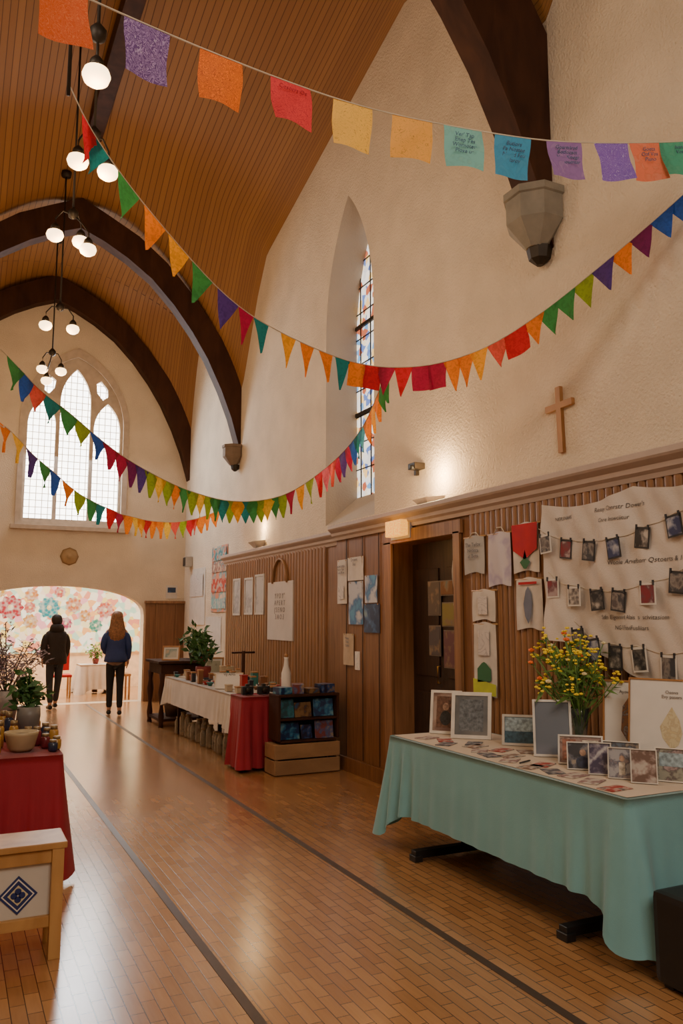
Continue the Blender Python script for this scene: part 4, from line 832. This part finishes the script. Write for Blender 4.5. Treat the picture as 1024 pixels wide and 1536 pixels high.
# ------------------------------------------------------------------ crimson table near the entrance side
e = thing('display_table', (.1, 6.1, 0), 'table under a long crimson pleated tablecloth', 'table')
cloth('tablecloth', -.55, .68, 5.36, 7.0, .755, .12, REDC, e, .08, .045, .13, .05, .05, even=.8)
box('tabletop', (.065, 6.18, .73), (1.18, 1.6, .03), OAK, e)
for x in (-.45, .55):
    for y in (5.5, 6.85): box('leg', (x, y, .36), (.05, .05, .72), OAK, e)
e = thing('ceramic_bowl', (.46, 5.60, TZ), 'cream ceramic planter bowl', 'bowl'); lathe('bowl_body', [(.06, 0), (.08, .02), (.10, .10), (.105, .12), (.09, .12), (.07, .03)], (.45, 5.60, TZ), mat('cream_ceramic', (.42, .33, .2), .45), e); lathe('soil', [(.088, .1), (0, .105)], (.45, 5.60, TZ), mat('soil', (.06, .04, .02), .9), e)
plant(.53, 6.12, TZ, .08, .22, .14, 216, .08, mat('grey_glaze', (.18, .17, .16), .4), 'bushy green plant in a grey glazed vase')
DUST = mat('dusty_leaf', (.22, .18, .20), .6); TWIG = mat('grey_twig', (.12, .09, .08), .7)
plant(.42, 6.78, TZ, .09, .28, .34, 720, .06, mat('grey_glaze2', (.3, .27, .25), .4), 'tall vase of feathery pale blossom branches', DUST, 'blossom_vase', mat('lilac_petal', (.55, .42, .5), .6), .1, 2, .009, TWIG)
plant(.02, 5.9, TZ, .09, .15, .22, 162, .1, PRED, 'leafy plant with red blooms in red pot', LEAF, 'potted_plant', mat('red_petal', (.4, .02, .03), .6), nb=5)
for i, (x, y, h, cc) in enumerate([(.30, 5.52, .15, 'gold'), (.26, 5.66, .16, 'gold'), (.33, 5.80, .17, 'gold'), (.63, 5.86, .10, 'night'), (.56, 5.80, .12, 'wine'), (.63, 5.50, .07, 'night'), (.60, 5.66, .09, 'wine'), (.42, 5.86, .16, 'gold'), (.63, 5.98, .12, 'night'), (.60, 6.36, .12, 'wine'), (.62, 6.48, .1, 'gold'), (.50, 6.42, .16, 'night'), (.38, 6.30, .18, 'gold'), (.50, 5.74, .13, 'night'), (.66, 5.58, .08, 'gold'), (.40, 6.05, .2, 'night'), (.30, 6.15, .2, 'gold'), (.66, 5.74, .13, 'gold')]):
    e = thing('spice_jar', (x, y, TZ), {'gold': 'small jar of golden preserve with lid', 'night': 'small dark blue glass bottle', 'wine': 'small wine coloured candle jar'}[cc], 'jar', 'small jars on the crimson table')
    lathe('jar_body', [(.024, 0), (.029, .01), (.029, h*.7), (.02, h*.82)], (x, y, TZ), mat(cc+'_jar', {'gold': (.4, .22, .05), 'night': (.02, .03, .07), 'wine': (.16, .02, .03)}[cc], .2), e, seg=14)
    lathe('jar_lid', [(.022, h*.8), (.023, h), (0, h)], (x, y, TZ), mat('tin_lid', (.3, .22, .12), .4, .5), e, seg=14)
e = thing('pine_stand', (.15, 4.35, 0), 'small pine table with white front panel', 'side table')
box('stand_top', (.13, 4.35, .515), (.88, .28, .03), PINE, e, bev=.006)
for x in (-.26, .53):
    for y in (4.24, 4.46): box('leg', (x, y, .25), (.055, .05, .5), PINE, e)
for c_, s_ in [((.135, 4.245, .465), (.74, .03, .06)), ((.135, 4.245, .17), (.74, .03, .05)), ((.53, 4.35, .465), (.03, .18, .06)), ((.53, 4.35, .17), (.03, .18, .05)), ((-.26, 4.35, .17), (.03, .18, .05))]: box('rail', c_, s_, PINE, e)
box('front_panel', (.135, 4.26, .315), (.74, .012, .25), mat('white_panel', (.58, .55, .5), .6, noise=.03), e, bev=0)
box('lower_shelf', (.135, 4.35, .16), (.74, .18, .015), PINE, e)
def diamond(s, z, mt, nm): mobj(nm, [(-s, 0, z), (0, -s, z), (s, 0, z), (0, s, z)], [(0, 1, 2, 3)], mt, e, farM(.36, 4.252, .30))
NV = mat('navy_emblem', (.015, .03, .14), .5)
diamond(.088, .002, NV, 'emblem'); diamond(.074, .003, WHITE, 'emblem'); diamond(.066, .004, NV, 'emblem'); diamond(.046, .005, mat('gold_emblem', (.6, .54, .36), .5), 'emblem')
for dx, dz in ((.018, 0), (-.018, 0), (0, .018), (0, -.018)):
    lathe('emblem_ring', [(.011, 0), (.015, 0), (.015, .001), (.011, .001)], (dx, dz, .0055), NV, e, farM(.36, 4.252, .30), seg=14)

# ------------------------------------------------------------------ alcove: mural and furniture
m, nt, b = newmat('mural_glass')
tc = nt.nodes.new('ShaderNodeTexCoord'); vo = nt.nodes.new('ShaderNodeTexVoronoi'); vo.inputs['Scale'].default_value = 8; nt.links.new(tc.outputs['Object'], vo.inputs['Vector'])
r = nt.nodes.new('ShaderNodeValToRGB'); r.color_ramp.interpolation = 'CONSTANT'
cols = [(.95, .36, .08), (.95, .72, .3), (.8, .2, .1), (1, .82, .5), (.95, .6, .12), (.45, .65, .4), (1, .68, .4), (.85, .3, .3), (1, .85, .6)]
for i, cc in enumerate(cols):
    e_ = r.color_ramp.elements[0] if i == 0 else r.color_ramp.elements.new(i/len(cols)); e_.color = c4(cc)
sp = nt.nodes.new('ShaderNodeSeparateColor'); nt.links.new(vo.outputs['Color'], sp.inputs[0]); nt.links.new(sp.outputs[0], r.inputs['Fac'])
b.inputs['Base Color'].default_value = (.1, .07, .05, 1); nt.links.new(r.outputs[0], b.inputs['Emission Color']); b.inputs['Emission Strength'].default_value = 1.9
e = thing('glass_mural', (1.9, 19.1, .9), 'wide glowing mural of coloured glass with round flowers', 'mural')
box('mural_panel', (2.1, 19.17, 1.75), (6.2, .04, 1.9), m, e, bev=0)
def glow(n_, cc, k):
    if n_ in MC: return MC[n_]
    m, nt, b = newmat(n_); tc = nt.nodes.new('ShaderNodeTexCoord'); nn = nt.nodes.new('ShaderNodeTexVoronoi'); nn.inputs['Scale'].default_value = 14; nt.links.new(tc.outputs['Object'], nn.inputs['Vector'])
    rr = nt.nodes.new('ShaderNodeValToRGB'); rr.color_ramp.elements[0].position = .3; rr.color_ramp.elements[1].position = 1; rr.color_ramp.elements[0].color = c4(cc, .9); rr.color_ramp.elements[1].color = (1, .8, .55, 1)
    nt.links.new(nn.outputs['Distance'], rr.inputs['Fac']); nt.links.new(rr.outputs[0], b.inputs['Emission Color']); b.inputs['Emission Strength'].default_value = k; b.inputs['Base Color'].default_value = c4(cc, .1); MC[n_] = m; return m
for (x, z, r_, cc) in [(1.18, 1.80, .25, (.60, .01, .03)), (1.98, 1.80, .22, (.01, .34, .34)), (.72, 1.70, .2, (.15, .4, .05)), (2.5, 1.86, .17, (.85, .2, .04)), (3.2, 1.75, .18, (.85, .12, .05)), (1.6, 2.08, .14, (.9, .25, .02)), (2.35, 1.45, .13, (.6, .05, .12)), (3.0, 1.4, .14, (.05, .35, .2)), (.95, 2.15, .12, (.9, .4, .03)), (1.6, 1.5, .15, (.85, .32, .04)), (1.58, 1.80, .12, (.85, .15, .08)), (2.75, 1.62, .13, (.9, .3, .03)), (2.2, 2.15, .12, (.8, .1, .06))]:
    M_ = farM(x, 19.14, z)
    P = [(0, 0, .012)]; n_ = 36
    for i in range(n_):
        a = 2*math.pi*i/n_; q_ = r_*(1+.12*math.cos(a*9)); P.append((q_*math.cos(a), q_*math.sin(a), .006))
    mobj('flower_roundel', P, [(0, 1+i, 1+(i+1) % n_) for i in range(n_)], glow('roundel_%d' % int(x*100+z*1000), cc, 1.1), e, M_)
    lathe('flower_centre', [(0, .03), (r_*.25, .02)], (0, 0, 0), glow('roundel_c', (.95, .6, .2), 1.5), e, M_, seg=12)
e = thing('side_table', (2.85, 17.9, 0), 'small table under a white cloth in the alcove', 'table')
cloth('tablecloth', 2.5, 3.2, 17.7, 18.3, .6, .1, WTC, e); box('leg', (2.85, 18, .3), (.1, .1, .58), OAK, e)
e = thing('wooden_chair', (2.05, 17.2, 0), 'small chair with red cushioned seat and back', 'chair')
box('seat', (2.05, 17.2, .43), (.4, .4, .05), REDT, e, bev=.02); box('backrest', (2.05, 17.4, .72), (.38, .04, .4), REDT, e, bev=.015)
for x in (1.88, 2.22):
    for y in (17.03, 17.38): box('leg', (x, y, .21), (.035, .035, .42), PINE, e)
e = thing('wooden_chair', (3.1, 16.7, 0), 'brown wooden chair beside the archway', 'chair')
box('seat', (3.1, 16.7, .45), (.42, .42, .05), OAK, e, bev=.02); box('backrest', (3.1, 16.9, .85), (.40, .04, .5), OAK, e, bev=.015)
for x in (2.92, 3.28):
    for y in (16.52, 16.88): box('leg', (x, y, .22), (.035, .035, .44), OAK, e)
plant(2.85, 18.0, .601, .07, .12, .2, 108, .1, PRED, 'small plant with pink blooms on white cloth', LEAF2, 'potted_plant', mat('pink_petal', (.8, .3, .35), .6))

# ------------------------------------------------------------------ people
SKIN = mat('skin', (.50, .28, .19), .55, noise=.05)
def skin_mesh(name, V, E, R, mt, parent, M, root=0, sub=2):
    me = bpy.data.meshes.new(name); me.from_pydata([tuple(M @ Vector(v)) for v in V], E, []); me.update()
    o = bpy.data.objects.new(name, me); fin(o, mt, parent)
    md = o.modifiers.new('Skin', 'SKIN'); md.use_smooth_shade = True
    for i, s in enumerate(me.skin_vertices[0].data):
        s.radius = R[i] if isinstance(R[i], tuple) else (R[i], R[i]); s.use_root = (i == root)
    sb = o.modifiers.new('Sub', 'SUBSURF'); sb.levels = sub; sb.render_levels = sub
    return o
def person(loc, phi, k, label, jacket, trousers, shoes, hairm, long_hair, step, armL, armR, bulk, hem):
    M = Matrix.Translation(loc) @ Matrix.Rotation(phi, 4, 'Z') @ Matrix.Diagonal((k, k, k, 1))
    e = thing('person', loc, label, 'person')
    V = [(0, 0, .93), (0, 0, 1.06), (0, .005, 1.22), (0, 0, 1.37), (0, -.005, 1.45), (0, .005, 1.51), (0, .012, 1.57), (0, .010, 1.62), (0, .008, 1.655)]
    R = [(.13, .10), (.11, .085), (.13, .09), (.10, .07), (.05, .05), (.058, .066), (.072, .084), (.066, .078), (.03, .035)]
    E = [(i, i+1) for i in range(8)]
    def add(p, r, fr):
        V.append(p); R.append(r); E.append((fr, len(V)-1)); return len(V)-1
    add((0, .11, 1.565), .012, 6)
    add((-.082, .0, 1.575), .013, 6); add((.082, .0, 1.575), .013, 6)
    for s, (el, wr) in ((-1, armL), (1, armR)):
        sh = add((s*.14, 0, 1.36), .045, 3); a = add((s*el[0], el[1], el[2]), .036, sh); w_ = add((s*wr[0], wr[1], wr[2]), .025, a)
        d = (Vector((s*wr[0], wr[1], wr[2]))-Vector((s*el[0], el[1], el[2]))).normalized(); p = Vector(V[w_])
        pm = add(tuple(p+d*.05), (.022, .034), w_)
        side = Vector((0, 1, 0))
        for j, (off, ln) in enumerate(((.028, .062), (.01, .072), (-.01, .066), (-.027, .052))):
            k0 = add(tuple(p+d*.09+side*off), .009, pm); k1 = add(tuple(p+d*(.09+ln*.5)+side*off+Vector((-s*.008, 0, 0))), .008, k0); add(tuple(p+d*(.09+ln)+side*off+Vector((-s*.022, 0, 0))), .007, k1)
        t0 = add(tuple(p+d*.04+side*.04), .010, pm); add(tuple(p+d*.075+side*.058), .008, t0)
    for s, st_ in ((-1, step[0]), (1, step[1])):
        h = add((s*.075, 0, .87), (.08, .085), 0); kn = add((s*.08, st_[0], .49), .052, h); an = add((s*.08, st_[1], .09), .036, kn)
        add((s*.09, st_[1]+.12, .035), .032, an)
    skin_mesh('body', V, E, R, SKIN, e, M)
    B = bulk
    rings = [(0, -.005, hem, .155+B, .12+B), (0, -.005, hem+.01, .175+B, .135+B), (0, -.004, .93, .172+B, .132+B), (0, 0, 1.0, .155+B, .122+B), (0, 0, 1.08, .148+B, .118+B), (0, 0, 1.18, .155+B, .122+B), (0, 0, 1.27, .163+B, .12+B),
             (0, -.003, 1.33, .165+B, .11+B*.8), (0, -.006, 1.375, .145+B*.8, .095+B*.6), (0, -.01, 1.41, .112, .085), (0, -.012, 1.44, .082, .075), (0, -.012, 1.485, .074, .072), (0, -.012, 1.49, .06, .06)]
    j_ = loft('jacket', rings, jacket, e, M, lump=.03, lf=4)
    for s, (el, wr) in ((-1, armL), (1, armR)):
        skin_mesh('sleeve', [(s*.125, 0, 1.345), (s*(el[0]-.03), el[1]*.5, 1.25), (s*el[0], el[1], el[2]), (s*wr[0], wr[1], wr[2])], [(0, 1), (1, 2), (2, 3)], [.060+B*.5, .060+B*.4, .051+B*.4, .040+B*.3], jacket, j_, M)
    V3 = [(0, 0, .90)]; R3 = [(.125, .11)]; E3 = []
    for s, st_ in ((-1, step[0]), (1, step[1])):
        b0 = len(V3); V3 += [(s*.075, 0, .80), (s*.08, st_[0], .49), (s*.08, st_[1], .11)]; R3 += [(.08, .09), .062, .050]; E3 += [(0, b0), (b0, b0+1), (b0+1, b0+2)]
    skin_mesh('trousers', V3, E3, R3, trousers, e, M)
    for s, st_ in ((-1, step[0]), (1, step[1])):
        skin_mesh('shoe', [(s*.08, st_[1]-.05, .05), (s*.085, st_[1]+.05, .045), (s*.09, st_[1]+.15, .037)], [(0, 1), (1, 2)], [(.042, .042), (.042, .04), (.038, .032)], shoes, e, M, sub=2)
    top = [(0, .0, 1.695, .012, .014), (0, -.002, 1.69, .04, .045), (0, -.005, 1.675, .065, .072), (0, -.008, 1.65, .085, .093), (0, -.012, 1.61, .095, .102)]
    if long_hair:
        rg = top+[(0, -.022, 1.56, .102, .100), (0, -.035, 1.50, .108, .09), (.0, -.055, 1.44, .122, .08), (.004, -.075, 1.37, .135, .07), (.008, -.09, 1.30, .128, .06), (.0, -.095, 1.24, .10, .045), (-.005, -.095, 1.19, .06, .03), (0, -.095, 1.16, .02, .012)]
        loft('hair', rg[::-1], hairm, e, M, seg=28, lump=.10, lf=7)
    else:
        rg = top+[(0, -.02, 1.57, .094, .094), (0, -.035, 1.53, .085, .075), (0, -.045, 1.50, .06, .05)]
        loft('hair', rg[::-1], hairm, e, M, seg=28, lump=.05, lf=7)
        loft('hood', [(0, -.05, 1.36, .10, .07), (0, -.05, 1.40, .13, .10), (0, -.045, 1.46, .125, .105), (0, -.04, 1.51, .10, .09), (0, -.03, 1.52, .07, .07)], jacket, e, M, lump=.04)
person((1.70, 15.1, 0), .12, .97, 'person in dark padded jacket and grey trousers walking away', mat('dark_jacket', (.020, .013, .010), .75, bump=.5, bs=14), mat('grey_trousers', (.03, .03, .035), .8), BLACK, mat('dark_hair', (.02, .010, .007), .6), False,
       ((.02, -.12), (.06, .20)), ((.215, -.04, 1.12), (.21, .03, .89)), ((.215, .02, 1.12), (.21, .12, .91)), .034, .80)
person((2.50, 13.76, 0), -.15, 1.0, 'person with long auburn hair, blue jacket and black trousers', mat('blue_jacket', (.022, .045, .17), .75, bump=.3, bs=30), mat('black_trousers', (.010, .010, .012), .8), BLACK, mat('auburn_hair', (.26, .12, .05), .55, noise=.4, ns=40, bump=.5, bs=90), True,
       ((.03, .04), (.0, -.07)), ((.21, -.02, 1.12), (.16, .13, 1.0)), ((.205, -.03, 1.11), (.20, .07, .89)), .010, .86)

# ------------------------------------------------------------------ light
def area(loc, target, size, power, col, sy=None):
    l = bpy.data.lights.new('soft_light', 'AREA'); l.energy = power; l.color = col; l.size = size
    if sy: l.shape = 'RECTANGLE'; l.size_y = sy
    o = bpy.data.objects.new('soft_light', l); o.location = loc
    o.rotation_euler = (Vector(target)-Vector(loc)).to_track_quat('-Z', 'Y').to_euler(); COL.objects.link(o); return o
area((2.2, 17.6, 3.05), (2.2, 16.6, 0), 3.5, 480, (1, .86, .66), 2.2)       # alcove daylight
area((-1.05, 9.5, 5.0), (4, 9.0, 2.0), 1.2, 42, (1, .87, .70), 2.6)        # added fill lights on the side wall, which has no windows
area((-1.05, 4.5, 5.0), (4, 4.0, 1.0), 1.2, 66, (1, .86, .70), 2.6)  # second added fill on the same windowless wall
area((1.5, -1.5, 5.0), (2.8, 5.0, .6), 2.5, 165, (1, .85, .68))  # added fill behind the camera, brightens the near hall and floor
area((1.96, 15.6, 5.0), (1.8, 8, 0), 1.6, 170, (.82, .91, 1), 2.7)
wd = bpy.data.worlds.new('World'); bpy.context.scene.world = wd; wd.use_nodes = True
wd.node_tree.nodes['Background'].inputs[0].default_value = (.9, .8, .7, 1); wd.node_tree.nodes['Background'].inputs[1].default_value = .3

# ------------------------------------------------------------------ camera
cam = bpy.data.cameras.new('camera'); cam.lens = 28.29; cam.sensor_width = 36; cam.clip_start = .05
co = bpy.data.objects.new('camera', cam); COL.objects.link(co)
Fv = Vector((.4306, .8933, .1290)).normalized(); Rv = Fv.cross(Vector((0, 0, 1))).normalized(); Uv = Rv.cross(Fv)
co.matrix_world = basis((0, 0, 1.6), Rv, Uv, -Fv)
bpy.context.scene.camera = co
